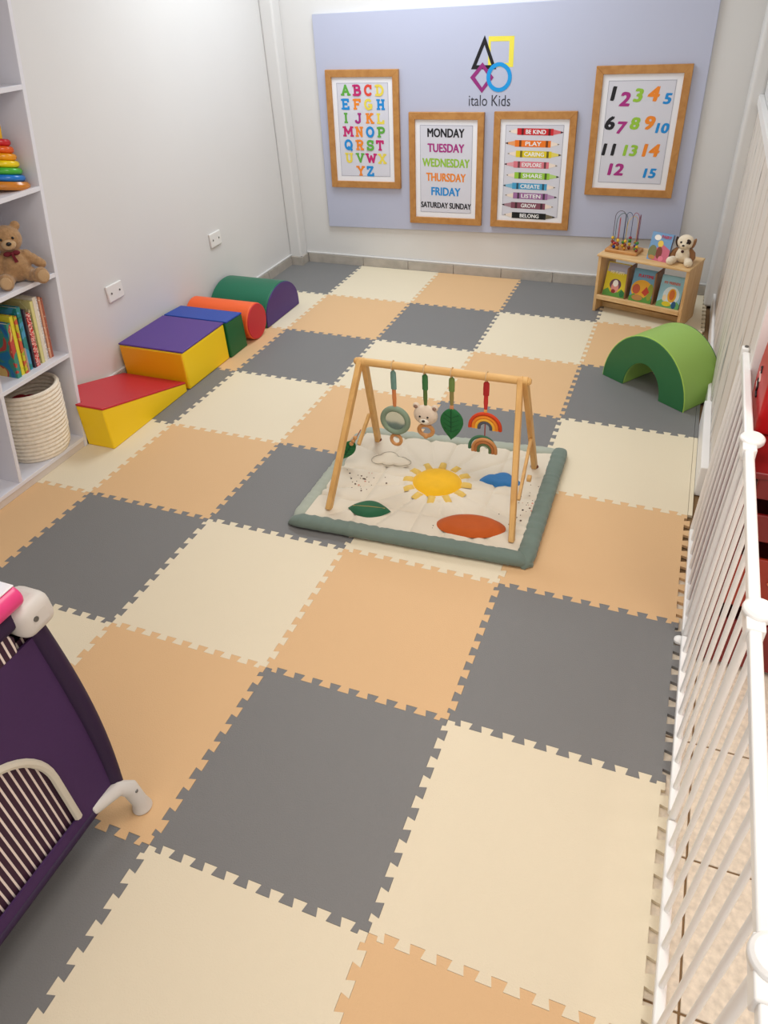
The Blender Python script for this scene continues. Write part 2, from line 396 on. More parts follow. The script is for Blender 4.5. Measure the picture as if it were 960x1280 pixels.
# slab alphabet drawn with strokes on a 0..4 x 0..6 grid
def arc(cx, cy, rx, ry, a0, a1, n=10): return [(cx + rx * math.cos(math.radians(a0 + (a1 - a0) * i / n)), cy + ry * math.sin(math.radians(a0 + (a1 - a0) * i / n))) for i in range(n + 1)]
GL = {
 'A': ([[(0.2, 0), (2, 6), (3.8, 0)], [(1, 2), (3, 2)]], [(0.2, 0), (3.8, 0)]),
 'B': ([[(0.8, 0), (0.8, 6)], [(0.8, 6), (2.2, 6)] + arc(2.2, 4.6, 1.2, 1.4, 90, -90) + [(0.8, 3.2)], [(2.2, 3.2)] + arc(2.3, 1.6, 1.5, 1.6, 90, -90) + [(0.8, 0)]], [(0.6, 0), (0.6, 6)]),
 'C': ([arc(2.2, 3, 1.8, 3, 45, 315, 16), [(3.6, 6), (3.6, 4.4)]], []),
 'D': ([[(0.8, 0), (0.8, 6)], [(0.8, 6), (1.8, 6)] + arc(1.8, 3, 2, 3, 90, -90, 14) + [(0.8, 0)]], [(0.6, 0), (0.6, 6)]),
 'E': ([[(0.8, 0), (0.8, 6)], [(0.8, 6), (3.6, 6), (3.6, 4.9)], [(0.8, 3.1), (2.8, 3.1)], [(0.8, 0), (3.7, 0), (3.7, 1.2)]], [(0.6, 0), (0.6, 6)]),
 'F': ([[(0.8, 0), (0.8, 6)], [(0.8, 6), (3.6, 6), (3.6, 4.9)], [(0.8, 3.1), (2.8, 3.1)]], [(0.8, 0), (0.6, 6)]),
 'G': ([arc(2.1, 3, 1.8, 3, 50, 330, 16), [(2.4, 2.6), (3.9, 2.6), (3.7, 0.6)]], []),
 'H': ([[(0.7, 0), (0.7, 6)], [(3.3, 0), (3.3, 6)], [(0.7, 3), (3.3, 3)]], [(0.7, 0), (0.7, 6), (3.3, 0), (3.3, 6)]),
 'I': ([[(2, 0), (2, 6)]], [(2, 0), (2, 6)]),
 'J': ([[(2.7, 6), (2.7, 1.6)] + arc(1.6, 1.4, 1.1, 1.4, 0, -170, 8)], [(2.7, 6)]),
 'K': ([[(0.8, 0), (0.8, 6)], [(3.3, 6), (0.8, 2.6)], [(1.8, 3.6), (3.6, 0)]], [(0.8, 0), (0.8, 6), (3.3, 6), (3.6, 0)]),
 'L': ([[(0.9, 6), (0.9, 0), (3.6, 0), (3.6, 1.4)]], [(0.9, 6), (0.9, 0)]),
 'M': ([[(0.4, 0), (0.5, 6), (2, 1.8), (3.5, 6), (3.6, 0)]], [(0.3, 0), (0.3, 6), (3.7, 0), (3.7, 6)]),
 'N': ([[(0.7, 0), (0.7, 6), (3.3, 0), (3.3, 6)]], [(0.7, 0), (0.5, 6), (3.3, 6)]),
 'O': ([arc(2, 3, 1.8, 3, 0, 360, 22)], []),
 'P': ([[(0.9, 0), (0.9, 6)], [(0.9, 6), (2.3, 6)] + arc(2.3, 4.4, 1.4, 1.6, 90, -90) + [(0.9, 2.8)]], [(0.9, 0), (0.7, 6)]),
 'Q': ([arc(2, 3, 1.8, 3, 0, 360, 22), [(2, 1.4), (3.8, -0.6)]], []),
 'R': ([[(0.9, 0), (0.9, 6)], [(0.9, 6), (2.3, 6)] + arc(2.3, 4.6, 1.3, 1.4, 90, -90) + [(0.9, 3.2)], [(2.2, 3.2), (3.5, 0)]], [(0.9, 0), (0.7, 6), (3.5, 0)]),
 'S': ([arc(2, 4.5, 1.4, 1.5, 30, 270, 12) + arc(2, 1.5, 1.5, 1.5, 90, -150, 12)[1:], [(3.4, 6), (3.4, 4.7)], [(0.5, 0), (0.5, 1.4)]], []),
 'T': ([[(2, 0), (2, 6)], [(0.3, 4.7), (0.3, 6), (3.7, 6), (3.7, 4.7)]], [(2, 0)]),
 'U': ([[(0.7, 6), (0.7, 2)] + arc(2, 1.8, 1.3, 1.8, 180, 360, 10) + [(3.3, 6)]], [(0.7, 6), (3.3, 6)]),
 'V': ([[(0.4, 6), (2, 0.3), (3.6, 6)]], [(0.4, 6), (3.6, 6)]),
 'W': ([[(0.1, 6), (1.1, 0.4), (2, 4.6), (2.9, 0.4), (3.9, 6)]], [(0.1, 6), (3.9, 6)]),
 'X': ([[(0.5, 6), (3.5, 0)], [(3.5, 6), (0.5, 0)]], [(0.5, 6), (3.5, 6), (0.5, 0), (3.5, 0)]),
 'Y': ([[(0.4, 6), (2, 3), (3.6, 6)], [(2, 3), (2, 0)]], [(0.4, 6), (3.6, 6), (2, 0)]),
 'Z': ([[(0.5, 4.7), (0.5, 6), (3.4, 6), (0.5, 0), (3.6, 0), (3.6, 1.3)]], [])}
def glyph(bm, ch, xc, zc, w, h, mi, th=0.0145):
    st, se = GL[ch]; cnt = [0]
    m = lambda p: Vector((xc + (p[0] / 4 - 0.5) * w, zc + (p[1] / 6 - 0.5) * h))
    def seg(a, b, t):
        d = b - a
        if d.length < 1e-6: return
        d.normalize(); n = Vector((-d.y, d.x)) * t / 2; e_ = d * t * 0.35
        cnt[0] += 1; yy_ = PY - 0.00012 * cnt[0]; flatpoly(bm, [tuple(a - e_ - n), tuple(b + e_ - n), tuple(b + e_ + n), tuple(a - e_ + n)], lambda p: (p[0], yy_, p[1]), mi)
    for pl_ in st:
        q = [m(p) for p in pl_]
        for a, b in zip(q, q[1:]): seg(a, b, th)
    for s in se:
        c = m(s); seg(c - Vector((0.009, 0)), c + Vector((0.009, 0)), th * 0.75)

t1 = poster('alphabet_poster', 'leftmost oak framed poster, with the colourful alphabet', [(-2.577, 0.556), (-2.061, 0.566), (-2.050, 1.276), (-2.558, 1.274)])
rows = [('ABCD', 'gmry', (120, 257, 388, 523)), ('EFGH', 'boyb', (118, 260, 392, 540)), ('IJKL', 'gpoy', (122, 275, 410, 540)), ('MNOP', 'mobg', (150, 285, 418, 550)),
        ('QRST', 'bogm', (152, 290, 422, 540)), ('UVWX', 'ygmy', (160, 298, 435, 570)), ('YZ', 'ob', (305, 425))]
for r, (ls, cs, cx) in enumerate(rows):
    for ch, cc, x in zip(ls, cs, cx):
        bm = NB(); glyph(bm, ch, -2.424 + ((x - 120) / 9.486 - r * 1.1) / 178, 1.158 - r * 0.0815, 0.050 if ch not in 'MW' else 0.062, 0.052, 0); obj('printed_letter', bm, INK[cc], t1, smooth=0)
t2 = poster('weekday_poster', 'oak framed poster listing the days of the week, below and left of the logo', [(-1.998, 0.345), (-1.490, 0.354), (-1.487, 1.040), (-1.988, 1.036)])
for k, (s, cc, wd) in enumerate((('MONDAY', 'k', .25), ('TUESDAY', 'p', .25), ('WEDNESDAY', 'l', .325), ('THURSDAY', 'o', .275), ('FRIDAY', 'b', .205), ('SATURDAY SUNDAY', 'k', .355))):
    bm = put_text(NB(), s, -1.74, 0.918 - k * 0.0895, wd, 0.050 if k < 5 else 0.036, onp, 0, 0.045); obj('printed_word', bm, INK[cc], t2, smooth=0)
t3 = poster('pencil_poster', 'oak framed poster of nine coloured pencils bearing words', [(-1.426, 0.355), (-0.911, 0.359), (-0.917, 1.053), (-1.424, 1.045)])
PC = [((206, 34, 44), 'BE KIND'), ((238, 120, 32), 'PLAY'), ((226, 202, 30), 'CARING'), ((220, 120, 134), 'EXPLORE'), ((150, 200, 60), 'SHARE'),
      ((70, 160, 205), 'CREATE'), ((160, 110, 160), 'LISTEN'), ((130, 74, 92), 'GROW'), ((18, 22, 26), 'BELONG')]
pys = [162.2, 176, 188.3, 201, 214.3, 227.3, 239.3, 251.6, 264.5]
tipw = mat('pencil_wood_ink', (238, 222, 208), 0.5); grey_ink = mat('ink_dark', (40, 40, 50), 0.5)
for k, ((rgb, word), py) in enumerate(zip(PC, pys)):
    bm = NB(); z = 0.936 - (py - 162.2) * 0.0049; xc = -1.170 - k * 0.001 + (0.006 if k % 2 == 0 else -0.004); h = 0.019; bw = 0.112
    s = 1 if k % 2 == 0 else -1
    R = lambda x0, x1, mi, hh=h, dy=0.0: flatpoly(bm, [(x0, z - hh), (x1, z - hh), (x1, z + hh), (x0, z + hh)], lambda p: (p[0], PY - dy, p[1]), mi)
    R(xc - bw, xc + bw, 0)
    for q in (-0.078, 0.088): R(xc + q - 0.007, xc + q + 0.007, 1, h, 0.0003)
    tx = xc + s * bw
    flatpoly(bm, [(tx, z - h * .8), (tx + s * 0.058, z - 0.003), (tx + s * 0.058, z + 0.003), (tx, z + h * .8)], onp, 2)
    flatpoly(bm, [(tx + s * 0.044, z - 0.0065), (tx + s * 0.062, z), (tx + s * 0.044, z + 0.0065)], lambda p: (p[0], PY - 0.0003, p[1]), 4)
    tx = xc - s * bw
    flatpoly(bm, [(tx, z - h * .8), (tx - s * 0.052, z - 0.003), (tx - s * 0.052, z + 0.003), (tx, z + h * .8)], onp, 5)
    flatpoly(bm, [(tx - s * 0.042, z - 0.004), (tx - s * 0.055, z), (tx - s * 0.042, z + 0.004)], lambda p: (p[0], PY - 0.0003, p[1]), 6)
    put_text(bm, word, xc + 0.004, z, 0.125 if len(word) > 4 else 0.1, 0.023, lambda p: (p[0], PY - 0.0006, p[1]), 3, 0.04)
    nm = ['red', 'orange', 'yellow', 'pink', 'lime', 'blue', 'mauve', 'plum', 'black'][k]
    light = tuple(int(v + (235 - v) * 0.35) for v in rgb)
    o = obj('printed_pencil', bm, [mat('pencil_' + nm, rgb, 0.5), mat('pencil_band_' + nm, tuple(int(v * .5) for v in rgb), 0.5), mat('pencil_tip_' + nm, light if k < 8 else (120, 110, 90), 0.5), INK['w'], grey_ink, tipw, mat('ink_t', (90, 90, 96))], t3, smooth=0)
    o['label'] = nm + ' printed pencil'
t4 = poster('number_poster', 'rightmost oak framed poster, with the coloured numbers up to fifteen', [(-0.828, 0.586), (-0.310, 0.588), (-0.312, 1.293), (-0.834, 1.285)])
for s, x, z, h, cc in (('1', -.723, 1.146, .074, 'k'), ('2', -.657, 1.118, .074, 'p'), ('3', -.584, 1.138, .070, 'l'), ('4', -.500, 1.146, .076, 'o'), ('5', -.422, 1.122, .056, 'b'),
                       ('6', -.724, .992, .074, 'k'), ('7', -.652, .968, .066, 'p'), ('8', -.581, .992, .066, 'l'), ('9', -.498, .996, .074, 'o'), ('10', -.425, .970, .054, 'b'),
                       ('11', -.712, .848, .066, 'k'), ('13', -.587, .846, .062, 'l'), ('14', -.469, .850, .070, 'o'), ('12', -.658, .738, .068, 'p'), ('15', -.457, .723, .054, 'b')):
    bm = put_text(NB(), s, x, z, None, h * 0.92, onp, 0, 0.085, 0.12); obj('printed_number', bm, INK[cc], t4, smooth=0)

# ================================================================ soft play foam blocks
vinyl = lambda n, c: mat('vinyl_' + n, c, 0.42, 0.45, bump=(220, 0.15))
V = {'red': vinyl('red', (196, 32, 46)), 'yel': vinyl('yellow', (246, 206, 8)), 'amb': vinyl('amber', (240, 172, 10)), 'pur': vinyl('purple', (84, 52, 134)), 'vio': vinyl('violet', (66, 30, 112)),
     'blu': vinyl('blue', (20, 66, 160)), 'grn': vinyl('green', (8, 96, 48)), 'tea': vinyl('teal_green', (14, 104, 74)), 'ora': vinyl('orange', (240, 98, 40)), 'crm': vinyl('crimson', (200, 28, 48)),
     'lim': vinyl('lime', (152, 190, 94)), 'dgr': vinyl('leaf_green', (50, 114, 68))}
X0 = -2.925
t = thing('foam_wedge', 'yellow foam wedge with a sloping red top, beside the bookcase', 'foam block', (X0, 0.918, 0), 0, 'soft play blocks in a row along the left wall')
W = 0.40; Ly = 0.596
def wz(y, top): return top - (top - 0.045 - (top - 0.205)) * (y - 0.01) / (Ly - 0.01)
def wedge_mesh(zlo, ztop, e=0.0):
    # seen from above the wedge has its rear corner cut back to clear the bookcase
    plan = [(0.2465, 0.0), (W, 0.0), (W, Ly), (0.0, Ly), (0.0, 0.043), (0.2465, 0.043)]
    bm = NB(); lo_, hi_ = [], []
    for x_, y_ in plan:
        hi_.append(bm.verts.new((x_ + e * (1 if x_ == W else 0), y_, wz(y_, ztop)))); lo_.append(bm.verts.new((x_ + e * (1 if x_ == W else 0), y_, 0.0 if zlo is None else wz(y_, zlo))))
    bm.faces.new(hi_); bm.faces.new(lo_[::-1])
    for i in range(6): bm.faces.new((lo_[i], lo_[(i + 1) % 6], hi_[(i + 1) % 6], hi_[i]))
    return fixn(bm)
obj('body', wedge_mesh(None, 0.205), V['yel'], t, bevel=0.005, seg=2)
obj('cover', wedge_mesh(0.2048, 0.2150, 0.001), V['red'], t, bevel=0.003)
t = thing('foam_step', 'yellow foam block with purple top, standing between wedge and low blue block', 'foam block', (X0, 1.535, 0), 0, 'soft play blocks in a row along the left wall')
obj('body', B((0, 0, 0), (0.405, 0.398, 0.208)), V['yel'], t, bevel=0.008)
obj('cover', B((-0.001, -0.001, 0.208), (0.406, 0.399, 0.218)), V['pur'], t, bevel=0.004)
obj('front_panel', B((0.006, -0.0035, 0.006), (0.398, 0.002, 0.203)), V['amb'], t, bevel=0.003)
t = thing('foam_ramp_block', 'green foam block with blue top, between purple-topped block and orange roller', 'foam block', (X0, 1.94, 0), 0, 'soft play blocks in a row along the left wall')
bm = NB(); prism(bm, [(0, 0), (0.178, 0), (0.170, 0.200), (0.004, 0.208)], (0, 0.415), YZ); fixn(bm); obj('body', bm, V['grn'], t, bevel=0.006)
bm = NB(); prism(bm, [(0.003, 0.208), (0.171, 0.200), (0.170, 0.209), (0.004, 0.218)], (-0.001, 0.416), YZ); fixn(bm); obj('cover', bm, V['blu'], t, bevel=0.003)
t = thing('foam_roller', 'orange foam cylinder with red end, lying between the blue and green blocks', 'foam block', (X0, 2.232, 0.108), 0, 'soft play blocks in a row along the left wall')
obj('body', tube(NB(), [(0, 0, 0), (0.428, 0, 0)], 0.108, 40), V['ora'], t, bevel=0.006)
obj('end_disc', tube(NB(), [(0.4275, 0, 0), (0.434, 0, 0)], 0.1045, 40), V['crm'], t, bevel=0.004)
t = thing('foam_half_round', 'green half-round foam block with purple end, farthest of the row', 'foam block', (X0, 2.585, 0), 0, 'soft play blocks in a row along the left wall')
hp = [(-0.215, 0)] + [(0.215 * math.cos(a) * -1, 0.045 + 0.170 * math.sin(a)) for a in [PI * k / 20 for k in range(21)]] + [(0.215, 0)]
bm = NB(); prism(bm, hp, (0, 0.405), YZ); fixn(bm); obj('body', bm, V['tea'], t, bevel=0.006)
bm = NB(); prism(bm, [(p[0] * .985, 0.002 + p[1] * .98) for p in hp], (0.4045, 0.412), YZ); fixn(bm); obj('end_panel', bm, V['vio'], t, bevel=0.004)

# green arch
a0, b0 = Vector((-0.474, 2.312)), Vector((-0.060, 2.013)); ang = math.atan2(b0.y - a0.y, b0.x - a0.x)
t = thing('foam_arch', 'green foam arch with lime top standing on grey tile near wooden shelf', 'foam block', (a0.x, a0.y, 0), ang)
def archp(grow=0.0, n=28):
    o_ = [(0.255 - (0.255 - grow) * math.cos(PI * k / n), (0.292 - grow) * math.sin(PI * k / n)) for k in range(n + 1)]
    i_ = [(0.250 + (0.112 + grow) * math.cos(PI * k / n), (0.152 + grow) * math.sin(PI * k / n)) for k in range(n + 1)]
    return o_ + i_
def arch_mesh(d, grow=0.0):
    pts = archp(grow); n = len(pts) // 2; bm = NB()
    f = [bm.verts.new((p[0], d[0], p[1])) for p in pts]; bk = [bm.verts.new((p[0], d[1], p[1])) for p in pts]
    for i in range(n - 1):
        j = 2 * n - 1 - i
        bm.faces.new((f[i], f[i + 1], f[j - 1], f[j])); bm.faces.new((bk[j], bk[j - 1], bk[i + 1], bk[i]))
    m_ = 2 * n
    for i in range(m_): bm.faces.new((f[i], bk[i], bk[(i + 1) % m_], f[(i + 1) % m_]))
    return fixn(bm)
obj('body', arch_mesh((0.004, 0.268)), V['lim'], t, bevel=0.005)
obj('front_panel', arch_mesh((-0.001, 0.006), 0.002), V['dgr'], t, bevel=0.002)
obj('back_panel', arch_mesh((0.266, 0.273), 0.002), V['dgr'], t, bevel=0.002)
o = obj('seam_piping', tube(NB(), [(p[0], 0.004, p[1]) for p in archp()[:29]], 0.0028, 6), mat('vinyl_pale_lime', (176, 214, 96), 0.4), t)

# ================================================================ white bookcase
SHR = 0.19
def shear(bm, k=SHR, z0=0.0):
    for v in bm.verts: v.co.y += k * (v.co.z + z0)
    return bm
lam = mat('white_laminate', (226, 226, 234), 0.4, 0.4); lam2 = mat('grey_white_laminate', (206, 206, 216), 0.5)
t = thing('bookcase', 'tall white open cube bookcase against the left wall, holding toys and books', 'bookcase', (-2.932, 0.0, 0))
D = 0.252; TK = 0.018; HT = 2.1
obj('side_panel', shear(B((0, 0.897, 0), (D, 0.915, HT))), lam, t, bevel=0.001, seg=1)
obj('side_panel', shear(B((0, 0.10, 0), (D, 0.118, HT))), lam, t, bevel=0.001, seg=1)
obj('divider', shear(B((0.004, 0.497, 0.05), (D - 0.0015, 0.515, HT - .02))), lam, t, bevel=0.001, seg=1)
SZ = [0.032, 0.425, 0.768, 1.103, 1.457, 1.79, 2.08]
for z in SZ: obj('shelf', shear(B((0.004, 0.118, z), (D, 0.897, z + TK))), lam, t, bevel=0.001, seg=1)
obj('plinth', shear(B((D - 0.02, 0.118, 0), (D - 0.004, 0.897, 0.032))), mat('plinth_beige', (214, 204, 196), 0.5), t, bevel=0.001, seg=1)
obj('back_panel', shear(B((0, 0.118, 0.032), (0.006, 0.897, HT))), lam2, t, smooth=0)
def onshelf(x, y, i): return (x, y + SHR * (SZ[i] + TK), SZ[i] + TK)

# rope basket
t = thing('rope_basket', 'cream coiled rope basket of red toys on the bottom shelf of the bookcase', 'basket', onshelf(-2.800, 0.747, 0))
rope_m = mat('cotton_rope', (240, 230, 212), 0.85, 0.2, bump=(300, 0.6), vary=(60, 0.08))
bm = NB(); NR = 17
for k in range(NR):
    z = 0.010 + k * 0.0178; R_ = 0.1245 + 0.006 * math.sin(k / NR * PI) + random.uniform(-0.001, 0.001) - (0.006 if k == 0 else 0)
    torus(bm, (0, SHR * z * .9, z), R_, 0.0102, 'Z', 36, 8)
obj('coil_wall', bm, rope_m, t)
obj('lining', lathe(NB(), [(0.105, 0.006), (0.108, 0.02)], 28), mat('basket_base', (150, 130, 108), .9), t)
t = thing('red_toy_bundle', 'crumpled red soft toys filling the cream rope basket', 'soft toy', onshelf(-2.800, 0.785, 0))
bm = NB()
for k in range(14):
    a = random.uniform(0, 2 * PI); r_ = random.uniform(0, 0.055)
    ball(bm, (r_ * math.cos(a), r_ * math.sin(a), 0.20 + random.uniform(0, 0.035)), random.uniform(0.026, 0.04), 1, 1.2, 0.7, u=12, v=8)
ball(bm, (0, 0, 0.12), 0.085, 1, 1, 1.0)
obj('red_cloth', bm, mat('red_felt', (150, 20, 34), 0.8, bump=(90, 0.6)), t)

# books on the shelf
paper_m = mat('page_edges', (226, 212, 186), 0.8, wave=(120, 0.2, 'Y'))
def patterned(name, cols, scale=30, seed=0.0):
    if name in MATS: return MATS[name]
    m = bpy.data.materials.new(name); m.use_nodes = True; MATS[name] = m; nt = m.node_tree; b = nt.nodes['Principled BSDF']; b.inputs['Roughness'].default_value = 0.4
    tc = nt.nodes.new('ShaderNodeTexCoord'); mp = nt.nodes.new('ShaderNodeMapping'); mp.inputs['Location'].default_value = (seed, seed * 2, seed * 3)
    v = nt.nodes.new('ShaderNodeTexNoise'); v.inputs['Scale'].default_value = scale; v.inputs['Detail'].default_value = 2; v.inputs['Distortion'].default_value = 1.2
    r = nt.nodes.new('ShaderNodeValToRGB'); r.color_ramp.interpolation = 'CONSTANT'
    el = r.color_ramp.elements; el[0].color = lin(cols[0]); el[0].position = 0; el[1].color = lin(cols[1]); n_ = len(cols); el[1].position = 0.36
    for i, c_ in enumerate(cols[2:]): el.new(0.36 + (i + 1) * 0.28 / (n_ - 1)).color = lin(c_)
    nt.links.new(tc.outputs['Object'], mp.inputs[0]); nt.links.new(mp.outputs[0], v.inputs['Vector']); nt.links.new(v.outputs['Fac'], r.inputs[0]); nt.links.new(r.outputs[0], b.inputs['Base Color'])
    return m
def shelf_book(y, th, h, dep, mcover, label, lean=0.0, front=-2.705):
    bx, by, bz = onshelf(front, y, 1)
    t = thing('picture_book', label, 'book', (bx, by, bz), 0, 'picture books upright in the bookcase')
    L = SHR * 0.85
    c_ = NB()
    box(c_, (-dep, 0, 0), (0, 0.0022, h)); box(c_, (-dep, th - 0.0022, 0), (0, th, h)); box(c_, (-0.0022, 0.0022, 0), (0, th - 0.0022, h))
    obj('cover', shear(c_, L), mcover, t, smooth=0)
    obj('pages', shear(B((-dep + 0.003, 0.0023, 0.003), (-0.0023, th - 0.0023, h - 0.005)), L), paper_m, t, smooth=0)
    return t
bk = [(0.020, 0.225, 0.20, [(40, 96, 160), (30, 120, 170), (60, 140, 120), (190, 70, 60), (226, 190, 110)], 'large blue picture book with swirling dragon cover, nearest in the row', 9),
      (0.016, 0.243, 0.20, [(214, 204, 40), (228, 218, 60)], 'bright yellow spined book, second in the row', 20),
      (0.013, 0.238, 0.19, [(150, 170, 50), (200, 190, 50), (206, 90, 60)], 'olive and yellow spined book beside the bright yellow one', 30),
      (0.008, 0.100, 0.10, [(210, 180, 160), (180, 150, 140)], 'tiny pale pocket book standing low between tall spines', 30),
      (0.020, 0.262, 0.20, [(30, 110, 90), (40, 130, 130), (70, 150, 190)], 'teal green to blue spined book left of red one', 16),
      (0.008, 0.245, 0.20, [(40, 40, 60), (70, 60, 70)], 'thin dark navy spined book against the red one', 20),
      (0.021, 0.222, 0.19, [(190, 24, 34), (214, 40, 36), (236, 200, 190), (170, 20, 40)], 'bright red spined book with pale lettering', 60),
      (0.008, 0.232, 0.20, [(180, 170, 120), (60, 110, 80), (210, 190, 150)], 'narrow mottled green spined book right of the red one', 70),
      (0.015, 0.262, 0.20, [(232, 224, 170), (214, 206, 140)], 'pale lemon spined book, right of the mottled one', 20),
      (0.016, 0.272, 0.20, [(236, 228, 214), (226, 216, 200)], 'tall ivory spined book with tan top edge', 50),
      (0.012, 0.268, 0.20, [(226, 222, 222), (190, 186, 190), (236, 232, 230)], 'white spined book with grey lettering near the end', 90),
      (0.010, 0.262, 0.19, [(236, 226, 210), (214, 150, 120)], 'white spined book with orange specks, last but one', 90),
      (0.009, 0.255, 0.19, [(196, 176, 160), (170, 90, 70)], 'thin tan spined book, last in the row', 90)]
y = 0.630
for i, (th, h, dep, cols, lab, scl) in enumerate(bk):
    shelf_book(y, th, h, dep, patterned('cover_spine_%d' % i, cols, scl, i * 1.7), lab, front=-2.712 - (0.006 if i % 3 == 1 else 0) - i * 0.001); y += th + 0.0028 + (0.006 if i in (0, 4) else 0)

# plush animals: one continuous body from merged balls
def plush(balls, m, parent, vox=0.0035, sm=6):
    bm = NB()
    for c_, r_, s_ in balls: ball(bm, c_, r_, *s_, u=18, v=12)
    o = obj('body', bm, m, parent)
    rm = o.modifiers.new('remesh', 'REMESH'); rm.mode = 'VOXEL'; rm.voxel_size = vox; rm.use_smooth_shade = True
    s = o.modifiers.new('smooth', 'SMOOTH'); s.iterations = sm; s.factor = 0.6
    return o
S1 = (1, 1, 1)
teddy_m = mat('teddy_fur', (168, 132, 94), 0.95, 0.1, bump=(260, 1.0), vary=(90, 0.16), sheen=0.3)
pad_m = mat('teddy_pad', (190, 158, 120), 0.95, 0.1, bump=(260, 0.8), sheen=0.3)
bx, by, bz = onshelf(-2.765, 0.773, 2)
t = thing('teddy_bear', 'tan teddy bear with dark red bow tie sitting on bookcase shelf above the books', 'soft toy', (bx, by, bz), math.radians(52))
plush([((0.012, -0.01, 0.062), 0.06, (1.0, 0.9, 1.05)), ((0.012, -0.004, 0.105), 0.042, (1, .9, 1)), ((0.012, -0.01, 0.172), 0.056, (1.06, 0.92, 0.95)),
       ((-0.034, 0.0, 0.218), 0.019, (1, .6, 1)), ((0.060, 0.0, 0.215), 0.019, (1, .6, 1)),
       ((0.062, -0.012, 0.098), 0.024, S1), ((0.082, -0.020, 0.082), 0.022, S1), ((0.098, -0.028, 0.068), 0.021, S1), ((0.108, -0.034, 0.060), 0.019, S1),
       ((-0.040, -0.012, 0.098), 0.024, S1), ((-0.058, -0.024, 0.080), 0.022, S1), ((-0.066, -0.036, 0.062), 0.021, S1),
       ((0.055, -0.045, 0.030), 0.030, S1), ((0.074, -0.075, 0.028), 0.028, S1), ((0.090, -0.100, 0.032), 0.030, (1, .8, 1.15)),
       ((-0.030, -0.045, 0.030), 0.030, S1), ((-0.040, -0.075, 0.028), 0.028, S1), ((-0.046, -0.105, 0.032), 0.030, (1, .8, 1.15))], teddy_m, t)
o = obj('muzzle', ball(NB(), (0.012, -0.056, 0.160), 0.024, 1.15, 0.75, 0.85), pad_m, t); o['label'] = 'paler tan muzzle'
obj('nose', ball(NB(), (0.012, -0.076, 0.167), 0.0085, 1.2, .7, .9), mat('black_plastic', (20, 18, 18), 0.25), t)
for s in (-1, 1): obj('eye', ball(NB(), (0.012 + s * 0.022, -0.0585, 0.183), 0.0052), mat('black_plastic', (0, 0, 0)), t)
for x in (0.095, -0.048): obj('foot_pad', ball(NB(), (x, -0.126 if x < 0 else -0.121, 0.034), 0.022, 1, .25, 1.1), pad_m, t)
bm = NB(); ball(bm, (-0.004, -0.052, 0.124), 0.012, 1.3, .6, .8); ball(bm, (0.028, -0.052, 0.124), 0.012, 1.3, .6, .8); ball(bm, (0.012, -0.056, 0.124), 0.007)
prism(bm, [(0.008, 0.122), (0.018, 0.122), (0.026, 0.092), (0.012, 0.090)], (-0.066, -0.060), XZ)
obj('bow_tie', fixn(bm), mat('maroon_cloth', (104, 22, 34), 0.8), t)

# ring stacker
bx, by, bz = onshelf(-2.775, 0.822, 3)
t = thing('ring_stacker', 'rainbow ring stacking toy with yellow pole on the bookcase shelf above the teddy', 'toy', (bx, by, bz), 0, rot=(-0.22, 0, 0))
gl = lambda n, c: mat('gloss_' + n, c, 0.22, 0.6)
obj('base', lathe(NB(), [(0.0, 0.0), (0.078, 0.0), (0.086, 0.010), (0.086, 0.020), (0.078, 0.030), (0, 0.030)], 36), gl('amber_wood', (206, 128, 36)), t)
z = 0.030
for nm, c_, R_ in (('blue', (24, 118, 206), .073), ('green', (72, 176, 52), .066), ('yellow', (244, 214, 14), .059), ('amber', (240, 160, 20), .053), ('orange', (232, 96, 24), .047), ('red', (206, 30, 44), .040)):
    hh = 0.0128
    pr_ = [(0.012, z + 0.002)] + [(R_ - hh + hh * math.cos(a), z + hh + hh * math.sin(a)) for a in [-PI / 2 + PI * k / 8 for k in range(9)]] + [(0.012, z + 2 * hh - 0.002)]
    o = obj('ring', lathe(NB(), pr_, 36), gl(nm, c_), t); o['label'] = 'glossy ' + nm + ' ring'; z += 2 * hh
o = obj('pole', lathe(NB(), [(0.0, 0.03), (0.0135, 0.03), (0.0125, z + 0.045), (0.010, z + 0.056), (0.0, z + 0.060)], 20), gl('pole_yellow', (240, 190, 10)), t)
bx, by, bz = onshelf(-2.80, 0.735, 4)
t = thing('wooden_toy_car', 'small blue toy car on tan wheels base at the top shelf of the bookcase', 'toy', (bx, by, bz))
obj('chassis', B((-0.03, -0.06, 0.006), (0.03, 0.06, 0.020)), wood('toy_tan', (206, 178, 120), (186, 152, 96)), t, bevel=0.003)
obj('cabin', B((-0.024, -0.045, 0.020), (0.024, 0.05, 0.075)), gl('navy', (30, 60, 90)), t, bevel=0.008)
for sx in (-1, 1):
    for sy in (-1, 1): obj('wheel', tube(NB(), [(sx * 0.028, sy * 0.035, 0.012), (sx * 0.036, sy * 0.035, 0.012)], 0.012, 16), gl('amber_wood', ()), t)

